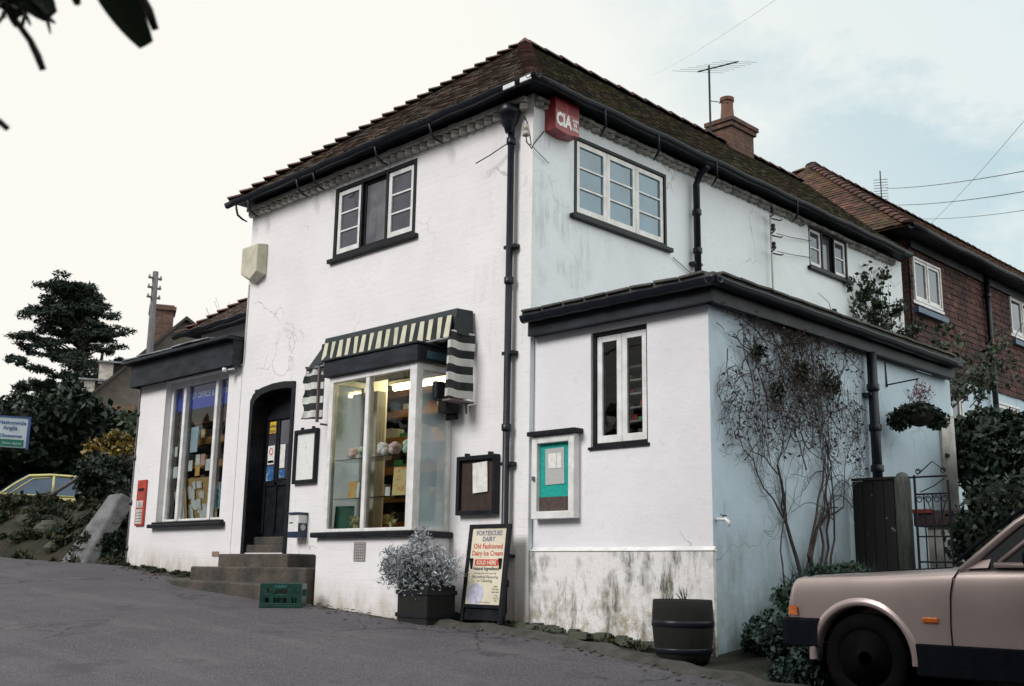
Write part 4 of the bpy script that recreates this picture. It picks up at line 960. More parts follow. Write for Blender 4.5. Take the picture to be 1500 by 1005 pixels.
for u in lin(LY0-.1, LY1-.3, 18)[:-1]: lroof.obox((LX+.10, u+.14, LZ+.232), (.13, 0, -.01), (0, .13, rr_.uniform(-.006, .006)), (0, 0, .012))
lroof.build('roof', M['felt'], lean, bevel=.006)
mb = MB(); mb.box(XR+.008, LX+.11, LY0-.11, LY0-.085, LZ-.01, LZ+.174); mb.box(LX+.085, LX+.11, LY0-.085, LY1-.1, LZ-.012, LZ+.174); mb.box(XR+.008, LX+.08, LY0-.083, LY0-.002, LZ+.0, LZ+.02); mb.box(LX+.003, LX+.083, LY0-.08, LY1-.1, LZ+.0, LZ+.02)
mb.build('fascia', M['black_board'], lean, bevel=.006)
gutter((XR+.0, LY0-.17, LZ+.165), (LX+.25, LY0-.17, LZ+.165), (0, -1, 0), lean, r=.05, m='iron', sagA=.003)
gutter((LX+.17, LY0-.22, LZ+.165), (LX+.17, LY1-.1, LZ+.15), (1, 0, 0), lean, r=.05, m='iron', sagA=.003)
mb = MB(); mb.box(XR+.006, XR+.09, LY0+.1, LY1, LZ+.225, LZ+.31); mb.box(.55, .72, LY0+.9, LY0+1.02, LZ+.24, LZ+.30); mb.build('flashing', M['lead'], lean)
mb = MB(); mb.box(2.15, 2.36, 1.6, 1.78, LZ+.24, LZ+.30); mb.box(2.2, 2.38, 2.55, 2.7, LZ+.24, LZ+.29); mb.build('loose_tile', M['slab'], lean, bevel=.01)
w_ = window(LF, 1.0, 1.66, 1.60, 2.68, lean, 'cc', 1, M['glass'], rec=.06, fr=.035, st=.058, sill=.0, mull=False)
mb = MB(LF); mb.box(.98, 1.68, -.06, .02, 1.575, 1.60); mb.build('sill', M['black'], w_)
pipe(LS, 2.82, .75, LZ, lean, off=.09, kick=False, r=.05, clips=(2.3, 1.4))
# shelves/blind bars seen through the lean-to window
t = thing('store_shelves', (1.3, .9, 1.6), 'dim shelves of stock behind the lean-to casement window', 'shelving')
for k in range(8):
    mb = MB(); mb.box(.45, 1.75, .42, .70, 1.60+.13*k, 1.618+.13*k); mb.build('shelf', mat('pale_shelf', (.35,.33,.3), .6) if k == 0 else bpy.data.materials['pale_shelf'], t)
mb = MB(); rr_ = random.Random(8)
for k in range(8):
    u = .5
    while u < 1.65:
        w = rr_.uniform(.03, .1); mb.box(u, u+w, .5, .62, 1.62+.13*k, 1.62+.13*k+rr_.uniform(.03, .10)) if rr_.random() < .8 else None; u += w+.01
mb.build('packets', M['goods'], t)
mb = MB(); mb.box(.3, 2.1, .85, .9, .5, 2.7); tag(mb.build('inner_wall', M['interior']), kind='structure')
# green notice board
t = framed('notice_case', LF, .33, .87, .96, 1.74, .07, .09, 'white framed glazed case with teal baize on the lean-to wall', 'notice board', M['white_paint'], M['teal'])
mb = MB(LF); mb.box(.30, .91, .0, .13, 1.742, 1.785); mb.build('cap', M['black'], t, bevel=.006)
mb = MB(LF); mb.box(.40, .80, .042, .046, 1.03, 1.165); mb.build('brown_panel', mat('brown_cork', (.09,.06,.05), .8, (.04,.03,.03), 22, .3), t)
mb = MB(LF); mb.obox((.595, .046, 1.45), (.12, 0, .003), (0, .002, 0), (-.003, 0, .17)); mb.build('notice_sheet', mat('typed_notice', (.50,.52,.50), .6, (.32,.34,.34), 60, 0, stretch=(1,1,4)), t)
mb = MB(LF); mb.obox((.565, .05, 1.50), (.05, 0, .0), (0, .002, 0), (0, 0, .07)); mb.obox((.65, .05, 1.50), (.03, 0, .0), (0, .002, 0), (0, 0, .07)); mb.build('notice_sheet', M['paper'], t)
mb = MB(LF); mb.box(.355, .385, .09, .11, 1.32, 1.36); mb.build('catch', M['steel'], t)
# garden tap
t = thing('outside_tap', (LX, .12, .9), 'small brass and white tap on the shaded white side wall near its corner', 'tap')
mb = MB(LS); mb.tube([(.10, .0, .92), (.10, .09, .92), (.10, .12, .90), (.10, .125, .86)], .014, 8); mb.build('spout', M['white_paint'], t, smooth=True)
mb = MB(LS); mb.tube([(.07, .07, .955), (.14, .07, .955)], .009, 6); mb.tube([(.10, .07, .92), (.10, .07, .955)], .006, 6); mb.build('handle', M['steel'], t)

# ================================================================== ANNEX (left, post office)
ann = thing('shop_annex', (-6.5, 0, .3), 'low white flat roofed post office annex with a big three light window on the left', 'shop annex')
NX0, NX1, NZ = -7.90, -5.04, 3.12
mb = MB(F); wall(mb, NX0, NX1, -.3, NZ, [(-7.08, -5.36, 1.06, 3.10)], .14); mb.build('wall', M['white_front'], ann, weld=True)
mb = MB(); mb.box(NX0, NX0+.2, .141, 4.2, -.3, NZ); mb.box(NX0+.2, NX1, 4.0, 4.2, -.3, NZ); mb.build('wall', M['white_lean'], ann)
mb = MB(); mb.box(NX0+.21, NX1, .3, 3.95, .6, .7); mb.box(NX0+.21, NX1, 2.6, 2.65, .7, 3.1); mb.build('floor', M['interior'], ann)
mb = MB(); mb.box(NX0-.02, NX1-.05, -.16, -.13, NZ-.03, NZ+.31); mb.box(NX1-.05, NX1-.004, -.16, -.002, NZ-.03, NZ+.31); mb.box(NX0-.02, NX0+.01, -.13, 4.2, NZ-.03, NZ+.31); mb.box(NX0+.01, NX1-.052, -.128, -.002, NZ+.01, NZ+.03); mb.build('fascia', M['black_board'], ann, bevel=.006)
mb = MB(); mb.box(NX0-.14, NX1-.004, -.27, 4.3, NZ+.315, NZ+.36); mb.box(NX0-.1, NX1-.01, -.22, 4.25, NZ+.361, NZ+.38); mb.build('roof', M['black_board'], ann, bevel=.01)
lm = MB(); rr_ = random.Random(4)
for u in lin(NX0-.12, NX1-.5, 5)[:-1]: lm.obox((u+.24, -.06, NZ+.402+rr_.uniform(-.006, .012)), (.25, 0, rr_.uniform(-.008, .008)), (0, .20, .012), (0, 0, .01))
lm.build('flashing', M['lead'], ann, bevel=.006)
f = MB(front(.13)); x0, x1, z0, z1 = -7.08, -5.36, 1.10, 3.10
f.box(x0, x0+.07, -.03, .04, z0, z1); f.box(x1-.03, x1, -.03, .04, z0, z1); f.box(x0+.07, x1-.03, -.03, .04, z1-.09, z1); f.box(x0+.07, x1-.03, -.03, .04, z0, z0+.03)
for u in (-6.65, -5.78): f.box(u-.035, u+.035, -.035, .06, z0+.001, z1-.091)
win = f.build('window', M['white_paint'], ann, bevel=.006)
for a, b in ((x0+.07, -6.685), (-6.615, -5.815), (-5.745, x1-.03)):
    p = MB(front(.13)); p.face([(a, 0, z0+.03), (b, 0, z0+.03), (b, 0, z1-.09), (a, 0, z1-.09)]); p.build('pane', M['glass'], win, recalc=False)
mb = MB(F); mb.box(-7.17, -5.20, -.10, .09, 1.005, 1.06); mb.box(-7.12, -5.24, -.1, .05, 1.062, 1.09); mb.build('sill', M['black'], ann, bevel=.014)
mb = MB(F); mb.box(-7.07, -5.37, -.18, -.165, 2.68, 3.03); sg = mb.build('window_sign', mat('post_office_blue', (.02,.075,.50), .4, (.018,.06,.42), 6, 0), ann)
mb = MB(F); mb.text('POST OFFICE & STATIONERY', -6.03, 2.83, .12, d=-.162, bold=.001, sx=.93); mb.build('lettering', mat('faded_white', (.70,.78,.85), .5), sg, recalc=False)
pipe(F, NX0+.03, .35, 3.08, ann, off=-.02, r=.03, kick=True, clips=())
mb = MB(F); mb.lathe((-5.22, .16, 3.02), [(.028, 0), (.03, .05)], 10); mb.tube([(-5.22, .12, 3.05), (-5.08, .1, 3.05)], .012, 6); mb.build('overflow_pipe', M['white_paint'], ann, smooth=True)
su = shelf_unit('display_shelf', -7.75, -5.2, .72, [1.30, 1.62, 1.94, 2.28, 2.6], .28, 'wooden shelves of stationery behind the big annex window', seed=9, n=12)
# things stuck inside the annex window
def stick(u0, u1, z0_, z1_, mt, nm='notice', lab=None, tilt=0):
    m_ = MB(front(.165)); m_.obox(((u0+u1)/2, 0, (z0_+z1_)/2), ((u1-u0)/2, 0, tilt), (0, .002, 0), (-tilt, 0, (z1_-z0_)/2))
    return tag(m_.build(nm, mt), lab, 'notice', 'notices stuck in the annex window')
stick(-6.99, -6.91, 2.03, 2.17, M['paper'], lab='small white notice at mid height by the left jamb of the annex window')
stick(-6.99, -6.86, 1.72, 1.88, M['paper'], lab='small square white notice lower by the left jamb of the annex window')
stick(-6.80, -6.69, 2.18, 2.52, M['paper'], lab='narrow white sheet just left of the first annex mullion')
stick(-6.56, -6.36, 2.06, 2.42, M['sign_white'], lab='tall pale blue sheet just right of the first annex mullion')
stick(-6.57, -6.46, 1.80, 1.95, M['paper'], lab='small white card low beside the first annex mullion')
stick(-6.38, -6.26, 1.87, 2.02, M['paper'], lab='white card above the orange card in the annex window')
stick(-6.37, -6.25, 1.72, 1.86, M['paper_orange'], lab='orange card in the middle annex pane')
stick(-6.24, -6.12, 1.86, 2.02, mat('pink_card', (.70,.38,.35), .6), lab='pink card in the middle annex pane')
stick(-6.10, -5.98, 1.78, 1.94, M['paper'], lab='white card right of the pink card in the annex window')
stick(-5.92, -5.83, 1.85, 2.15, M['paper'], lab='narrow white sheet just left of the second annex mullion')
stick(-5.70, -5.52, 1.25, 1.60, mat('teal_leaflets', (.02,.22,.30), .5, (.3,.5,.55), 24, 0), 'leaflet_rack', 'teal leaflets in the bottom right of the annex window')
m_ = MB(front(.25)); m_.obox((-6.27, 0, 1.40), (.36, 0, .0), (0, .004, 0), (0, .05, .30)); m_.obox((-6.85, 0, 1.35), (.16, 0, 0), (0, .004, 0), (0, .03, .22))
pb = m_.build('pin_board', mat('cork_board', (.50,.33,.14), .8, (.42,.26,.1), 20, .2)); tag(pb, 'cork board covered in white papers at the bottom of the annex window', 'pin board')
m_ = MB(front(.243)); rr_ = random.Random(12)
for k in range(26):
    u = rr_.uniform(-6.58, -5.98); z = rr_.uniform(1.16, 1.62); a = rr_.uniform(-.15, .15); w, h_ = rr_.uniform(.03, .07), rr_.uniform(.04, .09)
    m_.obox((u, (z-1.4)*.166+.004+k*.0006, z), (w*math.cos(a), 0, w*math.sin(a)), (0, .0002, 0), (-h_*math.sin(a), h_*.166, h_))
m_.obox((-6.87, .008, 1.34), (.12, 0, 0), (0, .0002, 0), (0, .03, .18))
m_.build('paper', M['paper'], pb)

# ================================================================== roof things
ch = MB(); cxa, cya = -2.62, 8.05
def chimney(cx, cy, w, d, z0, z1, mbx):
    mbx.box(cx-w/2, cx+w/2, cy-d/2, cy+d/2, z0, z1-.18)
    mbx.box(cx-w/2-.04, cx+w/2+.04, cy-d/2-.04, cy+d/2+.04, z1-.18, z1-.10); mbx.box(cx-w/2-.07, cx+w/2+.07, cy-d/2-.07, cy+d/2+.07, z1-.10, z1-.02)
chimney(-2.39, 7.76, .44, .70, 7.2, 8.20, ch); chm = ch.build('chimney', M['brick'], roof, bevel=.008)
mb = MB(); mb.lathe((-2.39, 7.64, 8.18), [(.13, 0), (.12, .12), (.105, .3), (.105, .40), (.125, .42), (.125, .48), (.09, .48), (.09, .36)], 18, caps=False); mb.box(-2.58, -2.20, 7.44, 8.08, 8.182, 8.205); mb.build('chimney_pot', M['terracotta'], shop, smooth=False)
# aerial
t = thing('tv_aerial', (-2.6, 7.4, 8), 'thin television aerial on a mast beside the brick chimney', 'aerial')
mb = MB(lambda x, y, z: (x+.26, y-.38, z-.2)); mb.tube([(-2.6, 7.42, 7.9), (-2.6, 7.42, 9.25)], .018, 6); mb.box(-2.62, -2.58, 7.4, 7.62, 8.0, 8.03); mb.build('mast', M['dark_metal'], t)
mb = MB(lambda x, y, z: (x+.26, y-.38, z-.2)); a0, a1 = Vector((-2.75, 7.30, 9.14)), Vector((-2.45, 8.10, 9.52)); mb.tube([tuple(a0), tuple(a1)], .014, 5)
dr = Vector((.5, -.1, 0))
for k in range(7):
    c = a0.lerp(a1, k/6); e = Vector((.82, .55, -.12))*(.44-.02*k); mb.tube([tuple(c-e), tuple(c+e)], .0028, 4)
mb.tube([(-2.6, 7.42, 8.6), (-2.45, 7.75, 8.62)], .008, 4); mb.tube([(-2.5, 7.55, 8.56), (-2.42, 7.68, 8.68)], .006, 4); mb.build('elements', M['dark_metal'], t)
# insulator rack on the side wall
t = thing('insulator_rack', (0, 4.85, 4.1), 'thin wall pole carrying three black telephone insulators on the upper side wall', 'insulator rack')
mb = MB(S); mb.tube([(4.87, .06, 2.95), (4.86, .06, 5.28)], .014, 6); mb.build('pole', M['off_white'], t)
for z in (5.24, 5.0, 4.75):
    mb = MB(S); mb.tube([(4.86, .06, z), (4.80, .14, z), (4.70, .2, z+.01)], .012, 5); mb.lathe((4.68, .2, z-.03), [(.03, 0), (.034, .02), (.02, .05), (.03, .06), (.025, .09)], 10); mb.tube([(4.86, .06, z-.02), (5.0, .12, z-.03), (5.05, .12, z-.01)], .011, 5); mb.build('insulator', M['iron'], t)
mb = MB(S)
for z in (5.0, 4.75): mb.tube([(4.9, .12, z), (5.4, .05, z+.08), (6.0, .03, z+.17)], .005, 4)
mb.tube([(2.7, .02, 4.2), (3.1, .03, 4.05), (3.6, .02, 4.03), (4.2, .02, 3.85), (4.8, .02, 3.5)], .006, 4); mb.build('wire', M['dark_metal'], t)

# ================================================================== BRICK HOUSE (right)
bh = thing('brick_house', (-1, 12, 2), 'tile hung red brick house with white ground floor behind the lean-to', 'house')
TB = side(.10); WY0, WY1 = 8.92, 24
mb = MB(TB); wall(mb, WY0, WY1, .5, 3.80, [(9.75, 10.7, 2.75, 3.66), (12.1, 13.3, 2.75, 3.62)], .25); mb.build('wall', M['shaded_lean_side'], bh, weld=True)
mb = MB(TB); wall(mb, WY0, WY1, 3.80, 6.0, [(9.02, 10.05, 4.86, 5.60), (13.1, 14.3, 5.0, 5.75)], .25); mb.build('wall', M['brick'], bh, weld=True)
mb = MB(); mb.box(-6, -.2, WY0+.0, WY0+.2, 4.5, 5.9); mb.build('wall', M['brick'], bh)
th = MB(); 
def hung(y0, y1, z0_, z1_): slope(th, (.115, y0, z0_), (0, 1, 0), (0, 0, 1), [(0, 0), (y1-y0, 0), (y1-y0, z1_-z0_), (0, z1_-z0_)], lift=.02)
hung(WY0, 9.02, 3.78, 5.9); hung(9.02, 10.05, 3.78, 4.74); hung(9.02, 10.05, 5.62, 5.9); hung(10.05, 13.1, 3.78, 5.9); hung(13.1, 14.3, 3.78, 4.9); hung(14.3, 20, 3.78, 5.9)
th.build('hung_tiles', M['tile_hung'], bh, recalc=False)
for (a, b, c, d) in ((9.02, 10.05, 4.86, 5.60), (13.1, 14.3, 5.0, 5.75)): window(TB, a, b, c, d, bh, 'cc', 1, M['glass_up'], rec=-.03, st=.045, fr=.035, sill=.06, framem=M['white_paint'])
for (a, b, c, d) in ((9.02, 10.05, 4.74, 4.80),  (13.1, 14.3, 4.88, 4.94)):
    mb = MB(TB); mb.box(a-.05, b+.05, .0, .12, c-.09, c); mb.build('lead_sill', mat('blue_lead', (.08,.14,.22), .5) if a < 10 else bpy.data.materials['blue_lead'], bh)
for (a, b, c, d) in ((9.75, 10.7, 2.75, 3.66), (12.1, 13.3, 2.75, 3.62)): window(TB, a, b, c, d, bh, 'cc', 1, M['glass_up'], rec=.02, st=.06, fr=.04, framem=M['white_paint'])
mb = MB(TB); mb.box(9.6, 10.85, .003, .05, 3.55, 3.74); mb.build('lintel', M['black'], bh)
ey0, ez, ex = 8.35, 5.93, .42
HA, HB, HC, HP, HR = (ex, ey0, ez), (-5.8, ey0, ez), (ex, 24, ez+.1), (-2.65, 10.95, 8.45), (-2.65, 24, 8.5)
rm = MB(); va, vb, vp = Vector(HB), Vector(HA), Vector(HP); U = (vb-va).normalized(); V = (vp-va)-(vp-va).dot(U)*U; h = V.length; V.normalize()
slope(rm, HB, U, V, [(0, 0), ((vb-va).length, 0), ((vp-va).dot(U), h)])
va, vb = Vector(HA), Vector(HC); U = (vb-va).normalized(); V = (vp-va)-(vp-va).dot(U)*U; h = V.length; V.normalize()
slope(rm, HA, U, V, [(0, 0), ((vb-va).length, 0), ((vb-va).length, h), ((vp-va).dot(U), h)])
rm.face([(p[0], p[1], p[2]-.03) for p in (HB, HA, HP)]); rm.face([(p[0], p[1], p[2]-.03) for p in (HA, HC, HR, HP)]); rm.face([HB, HP, HR, (-5.8, 24, ez)])
br_ = rm.build('roof', M['tile_red'], bh, recalc=False)
rm = MB(); hip_tiles(rm, HA, HP, .2, .12, .05, .03); hip_tiles(rm, HB, HP, .2, .12, .05, .05); hip_tiles(rm, HP, HR, .33, .14, .07, .01); hip_tiles(rm, (ex-.02, ey0, ez-.0), (ex-.02, 24, ez+.1), .22, .06, .04, .05); rm.build('ridge_tiles', M['ridge'], br_, recalc=False)
mb = MB(); mb.face([(ex, ey0, ez-.02), (ex, 24, ez+.06), (.12, 24, ez-.05), (.12, ey0, ez-.05)]); mb.face([(ex, ey0, ez-.02), (.12, WY0, ez-.05), (-5.8, WY0, ez-.05), (-5.8, ey0, ez-.02)]); mb.box(.13, .18, WY0, 24, 5.72, 5.87); mb.build('soffit', M['black_board'], bh, recalc=False)
gutter((ex+.05, ey0, ez-.04), (ex+.05, 24, ez+.05), (1, 0, 0), bh, r=.055)
pipe(TB, 11.9, 2.0, 5.85, bh, off=.10, kick=False, r=.05, clips=(4.6, 3.9))

# second aerial (further off) + overhead wires
t = thing('tv_aerial', (-3.6, 15.94, 8.3), 'small distant aerial poking above the red roof ridge', 'aerial')
mb = MB(); mb.tube([(-3.6, 15.94, 8.3), (-3.6, 15.94, 9.98)], .015, 5)
for k in range(9): mb.tube([(-3.6-.14, 15.86, 9.2+.07*k), (-3.6+.14, 16.02, 9.2+.07*k)], .007, 4)
mb.build('mast', M['dark_metal'], t)
def wire(P, Q, sg, lab, r=.012):
    P, Q = Vector(P), Vector(Q); m_ = MB(); m_.tube([tuple(P.lerp(Q, k/24) - Vector((0, 0, sg*4*(k/24)*(1-k/24)))) for k in range(25)], r, 4)
    tag(m_.build('overhead_wire', M['dark_metal'], smooth=True), lab, 'wire', 'overhead wires on the right')
wire((3.5, 16.5, 9.30), (-17.9, 46.8, 21.4), .3, 'uppermost of the three parallel overhead wires right of the red roof', .014)
wire((3.5, 16.5, 8.80), (-17.6, 46.9, 20.4), .3, 'middle of the three parallel overhead wires right of the red roof', .014)
wire((.73, 13.36, 9.32), (-7.62, 27.29, 12.04), .1, 'thin wire slanting steeply across the three parallel wires', .006)
wire((.58, 4.59, 8.25), (-16.67, 24.28, 19.7), .1, 'faint wire rising from the roof ridge towards the top of the sky', .0022)
wire((3.5, 16.5, 8.40), (-16.4, 47.5, 19.5), .3, 'lowest of the three parallel overhead wires right of the red roof', .010)

# ================================================================== LEFT BACKGROUND
# neighbouring white wing behind the annex
wg = thing('white_cottage', (-9, 4, .5), 'white walled cottage with dark tiled hip roof just behind the annex roof', 'cottage')
mb = MB(); mb.box(-10.35, -5.05, 2.3, 8, .2, 4.72); mb.build('wall', M['white_lean'], wg)
PA, PB_, PC = (-10.7, 2.0, 4.66), (-4.9, 2.0, 4.75), (-8.0, 4.9, 6.9)
rm = MB(); va, vb = Vector(PA), Vector(PB_); U = (vb-va).normalized(); V = (Vector(PC)-va)-(Vector(PC)-va).dot(U)*U; h = V.length; V.normalize()
slope(rm, PA, U, V, [(0, 0), ((vb-va).length, 0), ((vb-va).length, h), ((Vector(PC)-va).dot(U), h)])
rm.face([(PA[0], PA[1], PA[2]-.03), (PB_[0], PB_[1], PB_[2]-.03), (-4.9, 4.9, 6.9), PC]); rm.face([PA, PC, (-8, 8, 6.9), (-10.7, 8, 4.66)])
r2 = rm.build('roof', M['tile_front'], wg, recalc=False)
rm = MB(); hip_tiles(rm, PA, PC, .21, .12, .05, .05); rm.build('ridge_tiles', M['ridge'], r2, recalc=False)
mb = MB(); mb.face([PA, PB_, (-4.9, 2.3, 4.70), (-10.35, 2.3, 4.66)]); mb.build('soffit', M['black_board'], wg, recalc=False)
gutter((-10.72, 1.95, 4.63), (-4.95, 1.95, 4.72), (0, -1, 0), wg)

# distant gabled house in its own frame (a = to the right, b = away, z)
HO = Vector((-26.0, 10.3, 0)); ra = Vector((.43, .90, 0)).normalized(); rb = Vector((-.90, .43, 0)).normalized()
TH = lambda a, b, z: tuple(HO + ra*a + rb*b + Vector((0, 0, z)))
gh = thing('gabled_house', tuple(HO), 'grey gabled house with brick chimney and two white dormers beyond the hedge', 'house')
mb = MB(TH); mb.raw([(-3.0, 0, 0), (4.5, 0, 0), (4.5, 0, 5.6), (0, 0, 8.80), (-3.0, 0, 5.75)] + [(-3.0, 9, 0), (4.5, 9, 0), (4.5, 9, 5.6), (0, 9, 8.8), (-3.0, 9, 5.75)], [(0,1,2,3,4), (5,6,7,8,9), (0,4,9,5), (1,2,7,6)]); mb.build('wall', M['slate_wall'], gh)
mb = MB(TH); mb.box(-2.98, -1.4, -.02, -.003, .5, 5.7); mb.build('wall', M['house_stone'], gh)
mb = MB(TH); mb.raw([(-3.35, -.2, 5.48), (0, -.2, 8.88), (0, 9.2, 8.88), (-3.35, 9.2, 5.48), (4.9, -.2, 5.4), (4.9, 9.2, 5.4)] + [(-3.35, -.2, 5.36), (0, -.2, 8.76), (0, 9.2, 8.76), (-3.35, 9.2, 5.36), (4.9, -.2, 5.28), (4.9, 9.2, 5.28)], [(0,1,2,3), (1,4,5,2), (0,1,7,6), (1,4,10,7), (6,7,8,9), (7,10,11,8), (0,3,9,6)]); rh = mb.build('roof', M['dark_tiles'], gh)
mb = MB(TH); mb.box(-1.15, -.4, .4, 1.4, 7.2, 9.15); mb.box(-1.22, -.33, .33, 1.47, 9.15, 9.28); mb.box(-1.15, -.4, .4, 1.4, 9.28, 9.34); mb.build('chimney', M['brick_far'], rh)
for (a, z, w) in ((-3.14, 6.62, .9), (-2.60, 7.26, 1.0)):
    mb = MB(TH); mb.box(a, a+w, 1.0, 2.6, z-.8, z); dm = mb.build('dormer', M['dark_tiles'], gh)
    mb = MB(TH); mb.box(a-.05, a+.40, .95, .998, z-.72, z); mb.build('cheek', M['off_white'], dm)
    mb = MB(TH); mb.box(a-.12, a+w+.5, .85, 2.7, z+.003, z+.06); mb.build('dormer_roof', M['lead'], dm)
fb = thing('dark_roofed_house', TH(-2, 10, 0), 'low dark roofed house half hidden behind the grey gabled house', 'house')
mb = MB(TH); mb.raw([(-2.6, 9.4, 0), (.8, 9.4, 0), (.8, 9.4, 8.0), (-2.6, 9.4, 7.4), (-2.6, 14, 0), (.8, 14, 0), (.8, 14, 8.0), (-2.6, 14, 7.4)], [(0,1,2,3), (0,3,7,4), (1,5,6,2), (4,5,6,7)]); mb.build('wall', M['slate_wall'], fb)
mb = MB(TH); mb.raw([(-3.2, 9.3, 7.4), (-2.2, 11.5, 9.0), (.6, 11.5, 9.05), (1.2, 9.3, 7.6)], [(0,1,2,3)]); mb.build('roof', M['dark_tiles'], fb, recalc=False)

# telegraph pole
t = thing('telegraph_pole', (-15.75, 4.0, 1.5), 'tall grey telegraph pole rising behind the annex roof', 'telegraph pole')
mb = MB(); mb.tube([(-15.72, 4.02, 1.2), (-15.76, 3.98, 7.24)], [.105, .065], 12); mb.build('pole', M['pole_wood'], t, smooth=True)
for z in (6.62, 6.85, 7.08):
    mb = MB(); mb.box(-15.79, -15.73, 3.82, 4.14, z-.02, z+.02); mb.build('crossarm', M['pole_wood'], t)
    mb = MB()
    for yy in (3.84, 4.12): mb.lathe((-15.76, yy, z+.02), [(.02, 0), (.024, .03), (.014, .06)], 8)
    mb.build('insulator', M['porcelain'], t)

# pine tree
PT = Vector((-43, 13.9, 3.4))
t = thing('pine_tree', tuple(PT), 'big dark layered pine tree against the pale sky at far left', 'tree')
fr = Vector((.255, .967, 0)).normalized()    # to the right as seen from the road
fw = Vector((-.967, .255, 0))
tm = MB(); tm.tube([tuple(PT), tuple(PT+Vector((0,0,3))), tuple(PT+fr*.15+Vector((0,0,7))), tuple(PT+fr*.05+Vector((0,0,10.0)))], [.32, .27, .18, .06], 9)
tm.tube([tuple(PT+Vector((0,0,2.2))), tuple(PT+fr*.9+Vector((0,0,4.2))), tuple(PT+fr*1.15+Vector((0,0,7.4)))], [.16, .14, .06], 7)
pads = []; r_ = random.Random(21)
for k in range(150):
    h_ = 3.3+.45*int(r_.uniform(0, 16))+r_.gauss(0, .12); tt = (h_-3.4)/6.8
    prof = 3.5*(1-tt**2.0*.62)*(.9 if tt > .15 else .9)
    sgn = r_.choice((-1, 1)); a = r_.uniform(0, 6.28); rad = prof*r_.uniform(.35, 1.0)
    dx, dy = math.cos(a)*rad, math.sin(a)*rad*.8
    if dx > 0 and tt > .55: dx *= .8
    c = PT + fr*(dx-.15) + fw*dy + Vector((0, 0, h_ + .12*abs(dx) - .05))
    s0 = PT + Vector((0, 0, h_-.5)); tm.tube([tuple(s0), tuple(s0.lerp(c, .5)+Vector((0,0,.12))), tuple(c)], [.07, .045, .02], 5)
    pads.append((c, r_.uniform(.5, 1.0)))
tm.build('trunk', M['bark'], t, smooth=True, recalc=False)
arr = []
for i, (c, s) in enumerate(pads):
    subs = []
    for q in range(5):
        o_ = Vector((r_.gauss(0, .45), r_.gauss(0, .45), r_.gauss(0, .16)))*s; subs.append((tuple(c+o_), (.46*s, .46*s, .17*s)))
    arr.append(leafcloud(subs, 330, .085, .2, .1, aspect=3.0, seed=100+i))
foliage_obj('crown', np.concatenate(arr), M['leaf_pine'], t)

def bare_tree(name, base, hgt, r0, seed, label, depth=5, spread=.5, material='bark', kids=(2, 3)):
    t = thing(name, base, label, 'tree'); mb = MB(); rr = random.Random(seed)
    grow(mb, Vector(base), Vector((0, 0, 1)), hgt*.38, r0, depth, rr, 7, spread, kids, .28, .78, .006)
    mb.build('trunk', M[material], t, smooth=True, recalc=False); return t
bare_tree('bare_tree', (-31.5, 14.2, 2.5), 8.4, .10, 3, 'thin leafless tree between the pine and the grey house', 5, .35, 'twig')
bare_tree('bare_tree', (-42, 10.2, 3.2), 5.2, .10, 6, 'low bare tree under the left of the pine crown', 5, .5, 'twig')
bare_tree('bare_tree', (-20.5, 6.6, 2.0), 4.6, .07, 13, 'slender pale bare sapling before the grey house', 4, .3, 'twig')
bare_tree('bare_tree', (-15, -10.5, 0.3), 12, .26, 31, 'large bare tree across the road, mirrored in the upper panes', 6, .55)

# hedge mass: separate large shrubs
hs = [((-21.0, 1.6, 3.1), (1.6, 1.7, 1.55), 'leaf_dark', 'dark evergreen mass at the far left edge behind the sign'),
      ((-20.5, 3.6, 3.5), (1.6, 1.6, 1.75), 'leaf_dark', 'tall dark evergreen bush behind the yellow car roof'),
      ((-20.0, 5.6, 3.3), (1.7, 1.7, 1.70), 'leaf_dark', 'dark evergreen bush reaching the grey gable'),
      ((-17.5, 5.4, 2.8), (1.4, 1.3, 1.75), 'leaf_ivy', 'ivy covered bush beside the annex corner'),
      ((-19.2, .4, 2.6), (1.4, 1.4, 1.4), 'leaf_dark', 'lower dark bush at the left edge under the sign')]
for i, (c, e, lf, lab) in enumerate(hs): bush('evergreen_shrub', c, e, 9000, .13, M[lf], lab, 'shrub', seed=40+i, nb=14, group='evergreen shrubs behind the yellow car')
bush('evergreen_shrub', (-25.5, -1.2, 3.6), (2.6, 2.2, 1.7), 6000, .16, M['leaf_dark'], 'distant dark shrub at the extreme left of the skyline', 'shrub', seed=60, nb=10)
bush('yellow_shrub', (-11.6, 1.45, 2.45), (.55, .55, .42), 2200, .075, M['leaf_yellow'], 'yellow leaved shrub beside the annex wall', 'shrub', seed=50, nb=10)
bush('dark_shrub', (-10.4, .75, 1.75), (.7, .62, .62), 4200, .06, M['leaf_dark'], 'dark rounded bush between the stone slab and yellow shrub', 'shrub', seed=51, nb=10)
# handrail
mb = MB(); mb.tube([(-10.6, -.05, 1.62), (-10.75, .55, 2.02), (-10.9, .95, 2.35)], .035, 8); mb.tube([(-10.9, .95, 2.33), (-10.9, .95, 1.2)], .03, 6); tag(mb.build('handrail', M['pole_wood'], smooth=True), 'grey wooden handrail sloping up beside the dark bush', 'handrail')
